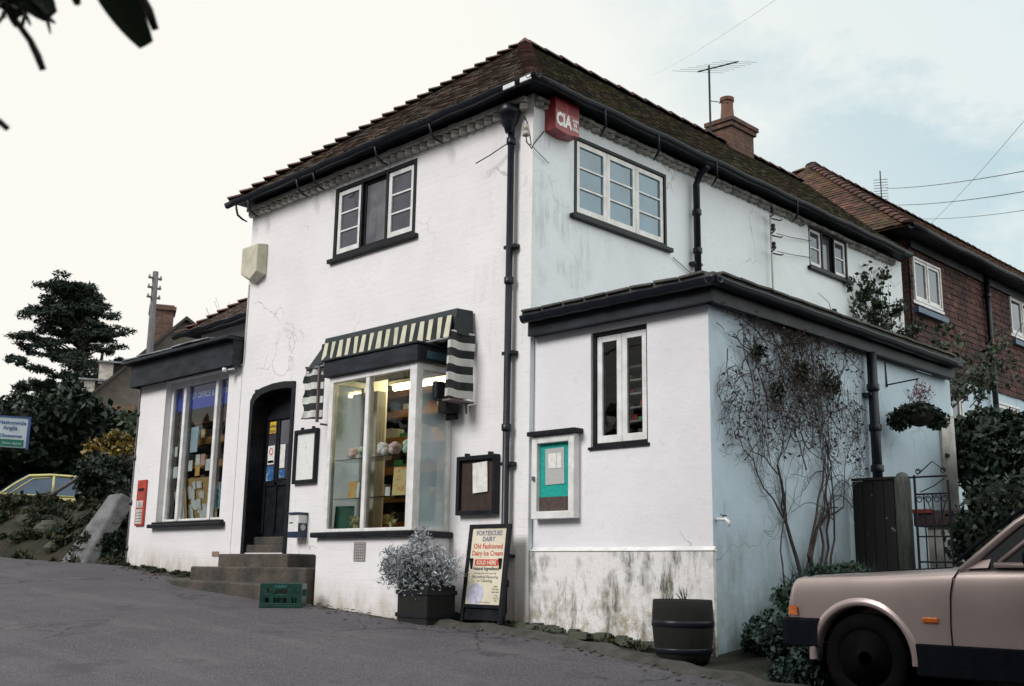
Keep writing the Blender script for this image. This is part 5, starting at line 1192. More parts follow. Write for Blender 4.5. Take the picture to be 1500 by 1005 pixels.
# bank
bm_ = MB(); nx_, ny_ = 110, 26
def bankp(i, j):
    s = i/nx_; x = -7.95 - 34*s**1.4; yb = edge_y(x)+.10; t_ = j/ny_; y = yb + t_*3.0
    top = .90 if x > -9.2 else .84
    prof = min(1, t_*3.2)**.7
    if x > -8.6: prof *= max(.15, (-x-7.9)/.7)
    h_ = g(x, yb) + top*prof*(1-.0*t_) + .05*math.sin(x*3.1+j*.6)*prof + .05*math.sin(x*7.7+j)*prof + .03*math.sin(x*17+j*1.9)
    return (x, y, h_-.03)
for i in range(nx_+1):
    for j in range(ny_+1): bm_.v.append(bankp(i, j))
for i in range(nx_):
    for j in range(ny_): a = i*(ny_+1)+j; bm_.f.append((a, a+1, a+ny_+2, a+ny_+1)); bm_.m.append(0)
bank = tag(bm_.build('grass_bank', mat('bank_earth', (.042,.034,.022), .95, (.014,.02,.010), 2.6, 1.0, 14, bdist=.08), smooth=True, recalc=False), kind='structure')
# vegetation and stones on the bank
vv = []; rb_ = np.random.default_rng(5)
for q in range(260):
    i = int(rb_.integers(0, 60)); j = int(rb_.integers(0, 11)); p_ = bankp(i, j); vv.append(((p_[0], p_[1], p_[2]+.02), tuple(np.array([.13, .13, .07])*rb_.uniform(.5, 1.6))))
for q in range(120):
    i = int(rb_.integers(0, 70)); p_ = bankp(i, int(rb_.integers(9, 14))); vv.append(((p_[0], p_[1], p_[2]+.04), tuple(np.array([.2, .2, .10])*rb_.uniform(.6, 1.3))))
o = foliage_obj('bank_undergrowth', leafcloud(vv, 42000, .038, 0, .2, aspect=3.4, seed=77), M['leaf_bank']); tag(o, kind='stuff')
vv2 = [(p, e) for p, e in vv if rb_.random() < .35]
o = foliage_obj('bank_ivy', leafcloud(vv2, 9000, .055, 0, .2, aspect=1.2, seed=78), M['leaf_bush']); tag(o, kind='stuff')
rr_ = random.Random(6)
def rock(c, e, mt, parent=None, name='rock', seed=1):
    r = random.Random(seed); m_ = MB(); b0 = len(m_.v)
    for i in range(7):
        th = math.pi*i/6
        for j in range(9):
            ph = 2*math.pi*j/9; q = r.uniform(.82, 1.12); m_.v.append((c[0]+e[0]*q*math.sin(th)*math.cos(ph), c[1]+e[1]*q*math.sin(th)*math.sin(ph), c[2]+e[2]*q*math.cos(th)))
    for i in range(6):
        for j in range(9): j2 = (j+1) % 9; m_.f.append((i*9+j, i*9+j2, (i+1)*9+j2, (i+1)*9+j)); m_.m.append(0)
    return m_.build(name, mt, parent, weld=True, bevel=.01)
rl = ['pale rock low on the bank near its middle', 'mossy rock halfway up the bank', 'rock jutting near the bank top left of the slab', 'rounded rock close to the road edge', 'grey rock beside the concrete slab', 'flat rock at the left of the bank', 'small rock under the crest of the bank', 'brown rock low at the left edge of the bank']
for k, (i, j) in enumerate(((14, 3), (18, 5), (9, 7), (11, 1), (7, 4), (26, 4), (16, 8), (24, 1))):
    p_ = bankp(i, j); s = rr_.uniform(.10, .19); tag(rock(p_, (s*1.3, s, s*.8), M['moss_stone'], seed=k), rl[k], 'rock', 'rocks in the bank')
# leaning slab beside annex
mb = MB(); mb.raw([(-8.78, -.60, .50), (-8.32, -.46, .48), (-8.50, .16, 1.58), (-8.80, .08, 1.56), (-8.8, -.42, .45), (-8.28, -.28, .45), (-8.42, .36, 1.46), (-8.84, .28, 1.44)], [(0,1,2,3), (4,5,6,7), (0,1,5,4), (1,2,6,5), (2,3,7,6), (3,0,4,7)])
tag(mb.build('concrete_slab', M['slab'], bevel=.03), 'grey concrete slab leaning against the bank beside the annex', 'slab')
bush('dark_shrub', (-8.30, -.02, .70), (.20, .2, .28), 1800, .05, M['leaf_dark'], 'small dark weeds between the slab and annex corner', 'weeds', seed=53, nb=5)
# estate agent style sign
t = thing('roadside_sign', (-10.4, -1.4, 1.3), 'white and green building society sign board at the left edge above the bank', 'sign')
so = Vector((-10.19, -.71, 0)); sa = Vector((-.33, -.944, 0)); sn = Vector((.944, -.33, 0))
TS = lambda u, d, z: tuple(so + sa*u + sn*d + Vector((0, 0, z)))
mb = MB(TS); mb.box(0, .95, -.03, 0, 2.29, 2.77); mb.build('board', M['sign_white'], t, bevel=.01)
mb = MB(TS); mb.box(-.035, .0, -.04, .01, 2.27, 2.79); mb.box(0, .95, -.04, .01, 2.77, 2.79); mb.build('frame', M['sign_blue'], t)
mb = MB(TS); mb.box(.04, .93, .001, .006, 2.31, 2.42); mb.build('band', M['sign_green'], t)
TS2 = lambda u, d, z: TS(.93-u, d, z)
mb = MB(TS2); mb.text('Nationwide', .90, 2.66, .085, d=.007, align='RIGHT', bold=.002); mb.text('Anglia', .78, 2.575, .085, d=.007, align='RIGHT', bold=.002); mb.text('Cheeseman', .86, 2.455, .07, d=.007, align='RIGHT', bold=.002); mb.build('lettering', M['sign_blue'], t, recalc=False)
mb = MB(TS2); mb.text('Estate Agents', .86, 2.345, .05, d=.009, align='RIGHT'); mb.build('lettering', M['sign_white'], t, recalc=False)
mb = MB(TS); mb.box(.86, .93, -.09, -.031, 1.0, 2.9); mb.build('post', M['white_paint'], t)

# ------------------------------------------------------------------ cars
def car(name, loc, yaw, label, paint, glassm, near_detail=True):
    """small hatchback. local x: 0 front bumper -> 3.65 rear, y: +-.78, z up"""
    t = thing(name, (0, 0, 0), label, 'car')
    st = [ # x, halfwidth, zbot, zshoulder, ztop
        (.035, .68, .50, .55, .57), (.045, .70, .46, .60, .63), (.085, .735, .40, .735, .755), (.115, .748, .36, .785, .803), (.16, .757, .32, .798, .818), (.24, .762, .28, .803, .826), (.42, .77, .25, .810, .840),
        (.65, .78, .22, .815, .857), (.95, .785, .22, .83, .875), (1.20, .785, .22, .845, .89), (1.30, .785, .22, .85, .895), (1.6, .787, .22, .855, .87), (2.1, .787, .22, .86, .87), (2.7, .785, .22, .865, .875),
        (3.1, .78, .24, .865, .88), (3.4, .76, .30, .85, .87), (3.58, .73, .36, .78, .80), (3.62, .70, .45, .60, .62)]
    b = MB(); k = None
    for (x, w, zb_, zs_, zt) in st:
        hh = zs_-zb_
        half = [(0, zb_), (w*.6, zb_), (w-.06, zb_+.01), (w-.015, zb_+hh*.10), (w, zb_+hh*.35), (w+.004, zb_+hh*.6), (w-.002, zb_+hh*.82), (w-.014, zs_-.028), (w-.030, zs_-.008), (w-.06, zs_+.006), (w*.55, zt-.004), (0, zt)]
        ring = [(x, y, z) for y, z in half] + [(x, -y, z) for y, z in half[-2:0:-1]]
        k = len(ring); b.v += ring
    for i in range(len(st)-1):
        for j in range(k): j2 = (j+1) % k; b.f.append((i*k+j, i*k+j2, (i+1)*k+j2, (i+1)*k+j)); b.m.append(0)
    b.f.append(tuple(range(k))); b.m.append(0); b.f.append(tuple((len(st)-1)*k+j for j in range(k))); b.m.append(0)
    body = b.build('body', paint, t, smooth=True, subsurf=2)
    cut = MB()
    for wx in (.63, 2.95):
        for sy in (-1, 1): cut.lathe((wx, sy*.70 - .25, .285), [(.335, 0), (.335, .5)], 40, axis='y')
    co = cut.build('cutter', paint)
    bo = body.modifiers.new('arch', 'BOOLEAN'); bo.operation = 'DIFFERENCE'; bo.object = co; bo.solver = 'EXACT'
    dg = bpy.context.evaluated_depsgraph_get(); me = bpy.data.meshes.new_from_object(body.evaluated_get(dg)); body.modifiers.clear(); body.data = me
    me.materials.clear(); me.materials.append(paint)
    bpy.data.objects.remove(co)
    try:
        me.set_sharp_from_angle(angle=R(40))
    except Exception: pass
    # arch lips
    lip = MB()
    for wx in (.63, 2.95):
        for sy in (-1, 1):
            lip = MB(); n = 28; base = 0
            for i in range(n+1):
                a = R(-4 + 188*i/n)
                for (rad, oy) in ((.330, .765), (.334, .790), (.345, .797), (.362, .795), (.385, .782)):
                    lip.v.append((wx+rad*math.cos(a), sy*oy, max(.285+rad*math.sin(a), .2)))
            for i in range(n):
                for j in range(4): a_ = base+i*5+j; lip.f.append((a_, a_+1, a_+6, a_+5)); lip.m.append(0)
            lip.build('wheel_arch', paint, t, smooth=True, recalc=False)
    for wx in (.63, 2.95):
        for ya, yb_ in ((-.70, -.30), (.30, .70)):
            well = MB(); well.lathe((wx, 0, .285), [(.3345, ya), (.3345, yb_)], 24, axis='y', caps=False); well.build('wheel_well', M['bumper'], body)
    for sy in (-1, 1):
        q = MB(); q.box(.985, 2.58, sy*.772-.018, sy*.772+.018, .20, .40); q.build('sill_shade_panel', M['bumper'], t, bevel=.012)  # added black panel, stands in for shade along the lower body
        q = MB(); q.tube([(2.22, sy*.80, .74), (2.36, sy*.80, .74)], .012, 6); q.build('door_handle', M['bumper'], t)
    # greenhouse
    gs = [(1.27, .70, .88, .885), (1.62, .665, .88, 1.17), (1.86, .625, .88, 1.33), (2.3, .62, .88, 1.37), (2.8, .62, .88, 1.36), (3.2, .62, .88, 1.31), (3.50, .65, .86, .90)]
    gm = MB()
    for x, w, a, z in gs:
        gm.v += [(x, -.735+.0, a-.04), (x, -w, z-.04), (x, -w+.06, z), (x, 0, z+.012), (x, w-.06, z), (x, w, z-.04), (x, .735, a-.04)]
    for i in range(len(gs)-1):
        for j in range(6): gm.f.append((i*7+j, i*7+j+1, (i+1)*7+j+1, (i+1)*7+j)); gm.m.append(1 if (i < 2 and 0 < j < 5 ) or j in (0, 5) or (i == 5) else 0)
    gh_ = gm.build('glasshouse', [paint, glassm], t, recalc=False)
    for sy in (-1, 1):
        tr = MB()
        def P(x, z): # on the side glass plane
            i = max(q for q in range(len(gs)-1) if gs[q][0] <= x+1e-6); a, b_ = gs[i], gs[i+1]; f = (x-a[0])/(b_[0]-a[0]); w = a[1]+(b_[1]-a[1])*f; zt = a[3]+(b_[3]-a[3])*f - .04
            f2 = (z-.84)/(max(zt, .86)-.84) if zt > .86 else 0
            return (x, sy*(.735+(w-.735)*min(1, f2)+.006), z)
        tr.tube([P(1.29, .845), P(1.62, 1.13), P(1.86, 1.29), P(2.3, 1.33), P(2.8, 1.32), P(3.2, 1.27), P(3.48, .86)], .028, 6)
        tr.tube([P(1.52, .90), P(1.74, 1.08), P(1.95, 1.24), P(2.28, 1.28)], .015, 5)
        tr.tube([P(2.36, .88), P(2.36, 1.31)], .032, 5)
        tr.tube([(1.50, sy*.745, .885), (2.0, sy*.75, .882), (3.3, sy*.74, .885)], .018, 6)
        tr.tube([P(3.0, .88), P(3.12, 1.26)], .05, 5)
        tr.raw([(1.29, sy*.742, .86), (1.46, sy*.748, .868), P(1.47, .925), P(1.40, .925)], [(0,1,2,3)])
        tr.build('pillars', paint, t, smooth=True)
    tr = MB(); tr.tube([(1.84, -.62, 1.335), (1.60, -.675, 1.175), (1.24, -.72, .895), (1.235, 0, .90), (1.24, .72, .895), (1.60, .675, 1.175), (1.84, .62, 1.335)], .010, 5); tr.build('windscreen_seal', M['bumper'], t)
    # bumpers
    for nm, xa, xb in (('bumper', -.015, .20), ('bumper', 3.5, 3.72)):
        q = MB(); zt, zb_ = .535, .34
        s = -1 if xa < 1 else 1; xo = xa if s < 0 else xb; xi = xb+.12 if s < 0 else xa-.12
        pr = [(xi, .80), (xo+.10 if s < 0 else xo-.10, .79), (xo+.03 if s < 0 else xo-.03, .74), (xo, .60), (xo, -.60), (xo+.03 if s < 0 else xo-.03, -.74), (xo+.10 if s < 0 else xo-.10, -.79), (xi, -.80)]
        inn = [(x*1.0+(.08 if s < 0 else -.08), y*.92) for x, y in pr]
        for (x, y) in pr: q.v += [(x, y, zb_), (x, y, zt-.015)]
        n = len(pr)
        for (x, y) in inn: q.v += [(x, y, zb_), (x, y, zt)]
        for i in range(n-1): q.f += [(2*i, 2*i+2, 2*i+3, 2*i+1), (2*i+1, 2*i+3, 2*n+2*i+3, 2*n+2*i+1), (2*i, 2*n+2*i, 2*n+2*i+2, 2*i+2)]; q.m += [0, 0, 0]
        q.build(nm, M['bumper'], t, bevel=.012)
    for sy in (-1, 1):
        q = MB(); q.raw([(.03, sy*.60, .545), (.04, sy*.60, .60), (.075, sy*.735, .605), (.155, sy*.774, .605), (.165, sy*.778, .545), (.07, sy*.74, .545)], [(0,1,2,5), (2,3,4,5)]); q.build('indicator', M['amber'], t, recalc=False)
        q = MB(); q.obox((1.10, sy*.795, .545), (.05, 0, 0), (0, .008, 0), (0, 0, .016)); q.build('side_repeater', M['amber'], t, bevel=.006)
        q = MB(); q.raw([(.022, sy*.30, .56), (.03, sy*.30, .66), (.05, sy*.60, .66), (.04, sy*.60, .56)], [(0,1,2,3)]); q.build('headlight', M['steel'], t, recalc=False)
    q = MB(); q.box(.01, .03, -.3, .3, .55, .66); q.build('grille', M['bumper'], t)
    for sy in (-1, 1):
        q = MB(); q.tube([(1.285, sy*.752, .855), (1.255, sy*.786, .80), (1.235, sy*.7905, .70), (1.225, sy*.790, .5), (1.225, sy*.775, .26)], .0045, 4)
        q.tube([(2.42, sy*.755, .86), (2.42, sy*.789, .78), (2.42, sy*.792, .5), (2.40, sy*.775, .3)], .0045, 4)
        q.tube([(.16, sy*.70, .785), (.30, sy*.715, .822), (.7, sy*.735, .838), (1.24, sy*.735, .868)], .004, 4); q.build('panel_gap', M['bumper'], t)
    for sy in (-1, 1):
        q = MB(); q.lathe((1.74, sy*.83, .92), [(.01, -.04), (.045, -.03), (.05, .02), (.02, .03)], 10, axis='x'); q.tube([(1.74, sy*.74, .89), (1.74, sy*.8, .91)], .02, 6)
        q.build('wing_mirror', M['bumper'], t, smooth=True)
    for ya, yb_ in ((-.5, -.08), (.08, .5)): q = MB(); q.box(1.75, 2.12, ya, yb_, .5, .75); q.box(2.1, 2.24, ya+.02, yb_-.02, .7, 1.18); q.build('seat', M['bumper'], t, bevel=.03)
    for i, (wx, sy) in enumerate(((.63, -1), (.63, 1), (2.95, -1), (2.95, 1))):
        q = MB(); q.lathe((wx, sy*.765, .285), [(r_, -sy*h_) for r_, h_ in ((.02, .05), (.165, .05), (.185, .012), (.20, .0), (.262, .004), (.282, .02), (.285, .03), (.285, .13), (.265, .15), (.02, .15))], 36, axis='y'); wl = q.build('wheel', M['rubber'], t, smooth=True)
        q = MB(); yy = sy*.765; q.lathe((wx, yy, .285), [(r_, -sy*h_) for r_, h_ in ((.01, .010), (.045, .010), (.05, .03), (.10, .036), (.16, .030), (.175, .016), (.183, .010))], 24, axis='y'); q.build('hub_cap', M['rubber'], wl, smooth=True)  # hub in tyre black: the shade over the wheel is put into its colour
    t.location = loc; t.rotation_euler = (0, 0, yaw); return t
car('parked_car', (3.37, .04, g(4.0, -.3)-.045), R(0.0), 'metallic dusty pink hatchback cut off by the right edge, nose to the left', M['car_pink'], M['glass_car'])
car('parked_car', (-17.5, .20, 1.06), R(74), 'pale yellow hatchback roof showing above the bank at far left', M['car_yellow'], M['glass_car_blue'])
# upper lane the yellow car stands on
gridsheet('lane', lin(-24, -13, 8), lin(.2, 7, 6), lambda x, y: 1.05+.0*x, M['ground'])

# ================================================================== RIGHT SIDE GARDEN
# climbing plant on the lean-to side wall
cl = thing('climbing_plant', (LX+.05, 1.4, .35), 'leafless brown climber spread over the shaded white side wall', 'climbing plant')
mb = MB(); r_ = random.Random(17)
def clamp_wall(p): return Vector((max(LX+.015, min(LX+.16, p.x)), p.y, p.z))
def vine(p, ang, length, r, depth, steps=7):
    pts = [p]; rs = [r]; a = ang
    for i in range(steps):
        a += r_.gauss(0, .30); q = pts[-1] + Vector((r_.gauss(0, .012), math.sin(a)*length/steps, math.cos(a)*length/steps)); q = clamp_wall(q)
        if q.z > LZ-.02: a = math.pi*.6*(1 if r_.random() < .5 else -1); q.z = LZ-.03
        if q.y < .12: a = abs(a); q.y = .13
        if q.y > 2.68 : a = -abs(a); q.y = 2.66
        pts.append(q); rs.append(max(.0014, r*(1-.5*(i+1)/steps)))
    mb.tube([tuple(q) for q in pts], rs, 4 if r < .008 else 6, caps=False)
    ends.append(pts[-1])
    if depth <= 0: return
    for k in range(r_.randint(2, 4)):
        i = r_.randint(4, steps); vine(pts[i], a*.6 + r_.gauss(0, .55), length*r_.uniform(.45, .75), rs[i]*.62, depth-1, 6)
ends = []
for (y0, a0, L_, r0) in ((1.42, -.07, 1.2, .022), (1.50, .03, 1.15, .020), (1.62, .05, 1.1, .016), (1.34, -.18, 1.15, .016), (1.50, .13, 1.2, .014), (1.56, -.12, 1.3, .015), (1.78, .08, 1.2, .012), (1.05, -.1, .9, .008)):
    vine(Vector((LX+.06, y0, .32)), a0, L_, r0, 4)
for q in range(190):
    y_ = r_.gauss(1.25, .62); z_ = 2.68-abs(r_.gauss(0, .55))
    if .2 < y_ < 2.6: vine(Vector((LX+.05, y_, z_)), r_.uniform(-3, 3), .42, r_.choice((.003, .005, .007)), 1, 5)
mb.build('stems', M['vine'], cl, recalc=False)
vo = [(tuple(e), (.05, .07, .07)) for e in ends if e.z > 1.5 and r_.random() < .9]
foliage_obj('foliage', leafcloud(vo, 2000, .020, 0, .1, aspect=1.8, seed=8), M['leaf_dead'], cl)
foliage_obj('foliage', leafcloud([((LX+.06, .75, 2.42), (.05, .12, .09)), ((LX+.06, 1.5, 2.35), (.05, .16, .12)), ((LX+.06, 1.05, 2.1), (.05, .12, .12)), ((LX+.06, 2.0, 2.3), (.05, .2, .15))], 500, .03, 0, .1, seed=18), M['leaf_ivy'], cl)
# wire mesh
mb = MB(LS)
for k in range(16): mb.tube([(1.75+.06*k, .02, 1.82), (1.75+.06*k, .02, 2.35)], .0015, 3, caps=False)
for k in range(10): mb.tube([(1.75, .022, 1.84+.05*k), (2.65, .022, 1.84+.05*k)], .0018, 3, caps=False)
tag(mb.build('wire_mesh', M['twig'], recalc=False), 'panel of thin wire mesh under the right part of the climber', 'wire mesh')
# ivy / creeper at the upper wall and roof end
cr = thing('wall_creeper', (.1, 8.0, 3.0), 'dark leafy creeper rising from the lean-to roof by the far upper window', 'creeper')
mb = MB(); r_ = random.Random(29); pts_all = []
for k in range(22):
    p = Vector((.34+r_.uniform(0, .15), r_.uniform(6.6, 8.1), 2.95)); d = Vector((.0, r_.gauss(0, .35), 1)); q = [p]
    for i in range(7):
        d = (d+Vector((0, r_.gauss(0, .3), .05))).normalized(); nq = q[-1]+d*r_.uniform(.18, .36); nq.x = .30+abs(r_.gauss(0, .06)); nq.z = min(nq.z, 5.3); q.append(nq); pts_all.append(nq)
    mb.tube([tuple(a) for a in q], [.010*(1-.1*i) for i in range(8)], 4, caps=False)
for k in range(16):
    p = Vector((.5+r_.uniform(0, .9), r_.uniform(6.8, 8.6), 2.9)); d = Vector((r_.uniform(.2, .5), r_.uniform(.2, .8), r_.uniform(.3, .9))).normalized(); q = [p]
    for i in range(5): d = (d+Vector((r_.gauss(0, .15), r_.gauss(0, .15), r_.gauss(0, .15)))).normalized(); nq = q[-1]+d*.28; q.append(nq); pts_all.append(nq)
    mb.tube([tuple(a) for a in q], [.010*(1-.12*i) for i in range(6)], 4, caps=False)
mb.build('stems', M['bark'], cr, recalc=False)
foliage_obj('foliage', leafcloud([(tuple(p), (.12, .13, .13)) for p in pts_all if r_.random() < .65], 3400, .06, 0, .1, aspect=1.3, seed=31), M['leaf_ivy'], cr)
# bushes beside the car
bush('lavender_bush', (3.02, .05, .02), (.36, .32, .30), 5200, .035, M['leaf_teal'], 'low grey-green lavender bush in front of the side wall corner', 'bush', seed=71, nb=12)
bush('round_bush', (2.85, .95, .27), (.42, .5, .36), 6000, .032, M['leaf_bush'], 'dark green rounded bush against the side wall under the climber', 'bush', seed=72, nb=10)
bush('round_bush', (2.72, 1.55, .30), (.36, .45, .30), 4500, .032, M['leaf_bush'], 'second dark bush nearer the black fence, behind the car bonnet', 'bush', seed=73, nb=10)
bush('low_bush', (2.62, .35, .0), (.22, .22, .20), 2600, .032, M['leaf_bush'], 'small bush tucked at the foot of the wall corner', 'bush', seed=74, nb=7)
bush('low_bush', (3.35, -.35, -.22), (.28, .22, .13), 2400, .032, M['leaf_teal'], 'straggly low plants in front of the car bumper', 'bush', seed=75, nb=8)
# grass tufts under the climber
mb = MB(); r_ = random.Random(40)
for k in range(500):
    p = Vector((LX+r_.uniform(.05, .4), r_.uniform(1.0, 2.3), .35)); d = Vector((r_.gauss(0, .4), r_.gauss(0, .5), 1)).normalized()*r_.uniform(.12, .36); s_ = Vector((.004, .004, 0))
    mb.face([tuple(p-s_), tuple(p+s_), tuple(p+d)])
tag(mb.build('tufts_of_grass', M['leaf_teal'], recalc=False), kind='stuff')
# weeds along wall bottoms
vv = []
for q in range(70):
    x = random.choice([random.uniform(-7.8, -5.1), random.uniform(.1, 2.2), random.uniform(-.7, .3)]); y = -random.uniform(.02, .22); vv.append(((x, y, g(x, y)+.005), (.09, .06, .022)))
o = foliage_obj('weeds', leafcloud(vv, 5200, .02, 0, .1, aspect=2.0, seed=81), M['leaf_bank']); tag(o, kind='stuff')
mb = MB(); r_ = random.Random(14)
for k in range(90):
    x = r_.uniform(.2, 2.1); y = -r_.uniform(.0, .16); s_ = r_.uniform(.012, .05)
    mb.obox((x, y, g(x, y)+s_*.4), (s_, s_*.2, 0), (-s_*.2, s_*.8, 0), (0, s_*.2, s_*.6))
tag(mb.build('rubble', M['moss_stone'], bevel=.006), kind='stuff')
mb = MB(); r_ = random.Random(61)
for k in range(420):
    x = r_.uniform(-7.5, 3.2); y = edge_y(x) - abs(r_.gauss(0, .18)) + .05; s_ = r_.uniform(.006, .018); a = r_.uniform(0, 6.3)
    mb.obox((x, y, g(x, y)+.010+s_*.2), (s_*math.cos(a), s_*math.sin(a), 0), (-s_*.7*math.sin(a), s_*.7*math.cos(a), 0), (0, 0, s_*.25))
tag(mb.build('grit_and_leaf_litter', mat('litter', (.07,.05,.035), .9, (.12,.10,.08), 30, 0, island=.6)), kind='stuff')
# dark fence panel
t = thing('fence_panel', (2.56, 2.4, .4), 'black lichen spotted timber fence panel beside the gate post', 'fence')
lich = mat('lichened_black_wood', (.013,.013,.014), .85, (.22,.23,.18), 9, .7, 30, lo=.66, hi=.70)
mb = MB()
for k in range(4): mb.box(2.36+.107*k, 2.36+.107*k+.104, 2.37, 2.40, .1, 1.385+.004*(k % 2))
mb.build('boards', lich, t, bevel=.006)
mb = MB(); mb.box(2.36, 2.79, 2.355, 2.405, 1.39, 1.415); mb.build('rail', M['fence_wood'], t)
t = thing('gate_post', (2.86, 2.4, .2), 'round topped weathered wooden gate post', 'gate post')
mb = MB(); mb.lathe((2.86, 2.4, .1), [(.075, 0), (.075, 1.25), (.068, 1.30), (.045, 1.34), (.01, 1.355)], 18); mb.build('post', M['post_wood'], t, smooth=True)
# iron gate
t = thing('iron_gate', (3.15, 2.4, .4), 'blue-black wrought iron garden gate with scrolls', 'gate')
gx0, gx1 = 2.98, 3.30
mb = MB()
mb.tube([(gx0, 2.4, .3), (gx0, 2.4, 1.42)], .012, 6); mb.tube([(gx1, 2.4, .3), (gx1, 2.4, 1.36)], .012, 6); mb.tube([(gx0-.1, 2.4, 1.40), (gx1, 2.4, 1.40)], .010, 6); mb.tube([(gx0, 2.4, 1.24), (gx1, 2.4, 1.24)], .010, 6); mb.tube([(gx0, 2.4, .62), (gx1, 2.4, .62)], .010, 6); mb.tube([(gx0, 2.4, .85), (gx1, 2.4, .85)], .008, 6)
mb.build('frame', M['iron'], t)
mb = MB()
for k in range(1, 4): mb.tube([(gx0+.08*k, 2.4, .3), (gx0+.08*k, 2.4, 1.24)], .007, 5)
mb.build('bars', M['iron'], t)
mb = MB()
def scroll(cx, cz, r0, s=1, turns=1.4, rot=0):
    mb.tube([(cx+s*r0*(1-.6*i/20)*math.cos(rot+turns*2*math.pi*i/20), 2.395, cz+r0*(1-.6*i/20)*math.sin(rot+turns*2*math.pi*i/20)) for i in range(21)], .005, 4)
for cx in (gx0+.04, gx1-.04): scroll(cx, 1.19, .035); scroll(cx, 1.45, .028)
scroll(gx0+.12, 1.19, .035, -1); scroll(gx1-.12, 1.19, .035, -1); scroll(gx1-.05, .72, .035)
mb.tube([(gx0+.03, 2.4, 1.42), (gx0+.18, 2.4, 1.54), (gx1-.02, 2.4, 1.44)], .006, 4); mb.tube([(gx0+.05, 2.4, 1.26), (gx0+.18, 2.4, 1.31), (gx1-.03, 2.4, 1.38)], .005, 4); mb.tube([(gx0+.1, 2.4, 1.2), (gx0+.2, 2.4, .95)], .005, 4); mb.tube([(gx1-.02, 2.4, 1.2), (gx0+.2, 2.4, .95)], .005, 4)
mb.build('scrollwork', M['iron'], t)
# trough behind gate
t = thing('raised_trough', (2.8, 3.3, .7), 'dark trough with red edging on white trestle behind the iron gate', 'trough')
mb = MB(); mb.box(2.60, 3.10, 3.15, 3.4, .98, 1.14); mb.build('trough_body', mat('brown_trough', (.05,.03,.03), .7), t, bevel=.01)
mb = MB(); mb.box(2.60, 2.80, 3.13, 3.149, 1.11, 1.15); mb.build('red_edge', mat('dull_red', (.25,.03,.03), .7), t)
mb = MB(); mb.box(2.72, 3.05, 3.2, 3.3, .5, .98); mb.build('support', M['off_white'], t)
# hedge and big shrub behind the gate
bush('clipped_hedge', (3.95, 2.75, .85), (.70, .40, .60), 7000, .04, M['leaf_dark'], 'very dark clipped hedge right of the iron gate', 'hedge', seed=91, nb=14, k=.6)
bush('clipped_hedge', (4.9, 2.9, .85), (.60, .40, .60), 5000, .04, M['leaf_dark'], 'very dark clipped hedge at the right edge above the car', 'hedge', seed=94, nb=14, k=.6)
bush('laurel_shrub', (2.98, 4.9, 1.60), (.50, .58, .72), 9000, .055, M['leaf_dark'], 'tall dark laurel shrub covering the lower brick house', 'shrub', seed=92, nb=16)
bush('laurel_shrub', (2.15, 6.3, 2.05), (.5, .6, .50), 4200, .06, M['leaf_ivy'], 'lighter leafy top of the shrub behind the lean-to end', 'shrub', seed=93, nb=10)
bush('laurel_shrub', (4.1, 5.4, .95), (.9, .8, .55), 6000, .06, M['leaf_dark'], 'low dark shrub at the right frame edge behind the hedge', 'shrub', seed=95, nb=12)
# hanging basket
hb = thing('hanging_basket', (2.62, 3.35, 2.1), 'hanging basket of trailing plants on a black wall bracket', 'hanging basket')
bc = Vector((2.66, 3.30, 2.13))
mb = MB(); mb.lathe(tuple(bc), [(.02, -.13), (.09, -.11), (.14, -.05), (.155, .02), (.15, .03)], 18, caps=False); mb.build('basket', M['soil'], hb, smooth=True)
mb = MB(); mb.tube([(LX, 3.30, 2.72), (LX+.012, 3.30, 2.45)], .010, 5); mb.tube([(LX, 3.30, 2.47), (LX+.36, 3.30, 2.50)], .008, 5); mb.build('wall_bracket', M['iron'], hb)
mb = MB()
for a in (0, 2.1, 4.2): mb.tube([(bc.x+.15*math.cos(a), bc.y+.15*math.sin(a), bc.z+.02), (bc.x, bc.y, 2.50)], .003, 4)
mb.build('chain', M['dark_metal'], hb)
foliage_obj('foliage', leafcloud([(tuple(bc+Vector((0, 0, .02))), (.20, .20, .10)), (tuple(bc+Vector((-.16, -.12, -.06))), (.12, .12, .12)), (tuple(bc+Vector((.12, .14, -.06))), (.12, .12, .10))], 3200, .026, 0, .1, aspect=2.2, seed=44, droop=.3), M['leaf_dark'], hb)
mb = MB(); r_ = random.Random(45)
for k in range(26): grow(mb, bc+Vector((0, 0, .05)), Vector((r_.gauss(0, .5), r_.gauss(0, .5), .9)).normalized(), .17, .0025, 1, r_, 3, .5, (1, 2), .0, .7, .001)
mb.build('twigs', M['vine'], hb, recalc=False)
foliage_obj('flowers', leafcloud([(tuple(bc+Vector((.04, 0, .22))), (.14, .14, .12))], 220, .018, 0, .1, seed=46), mat('dusky_pink_flower', (.22,.10,.12), .7), hb)
# end pier beyond basket
mb = MB(); mb.box(LX+.002, LX+.03, 4.55, 4.90, .3, 2.3); mb.build('end_pier', M['off_white'], lean)
mb = MB(LS); mb.box(4.60, 4.68, .032, .05, 1.82, 1.86); mb.build('latch', M['black'], lean)

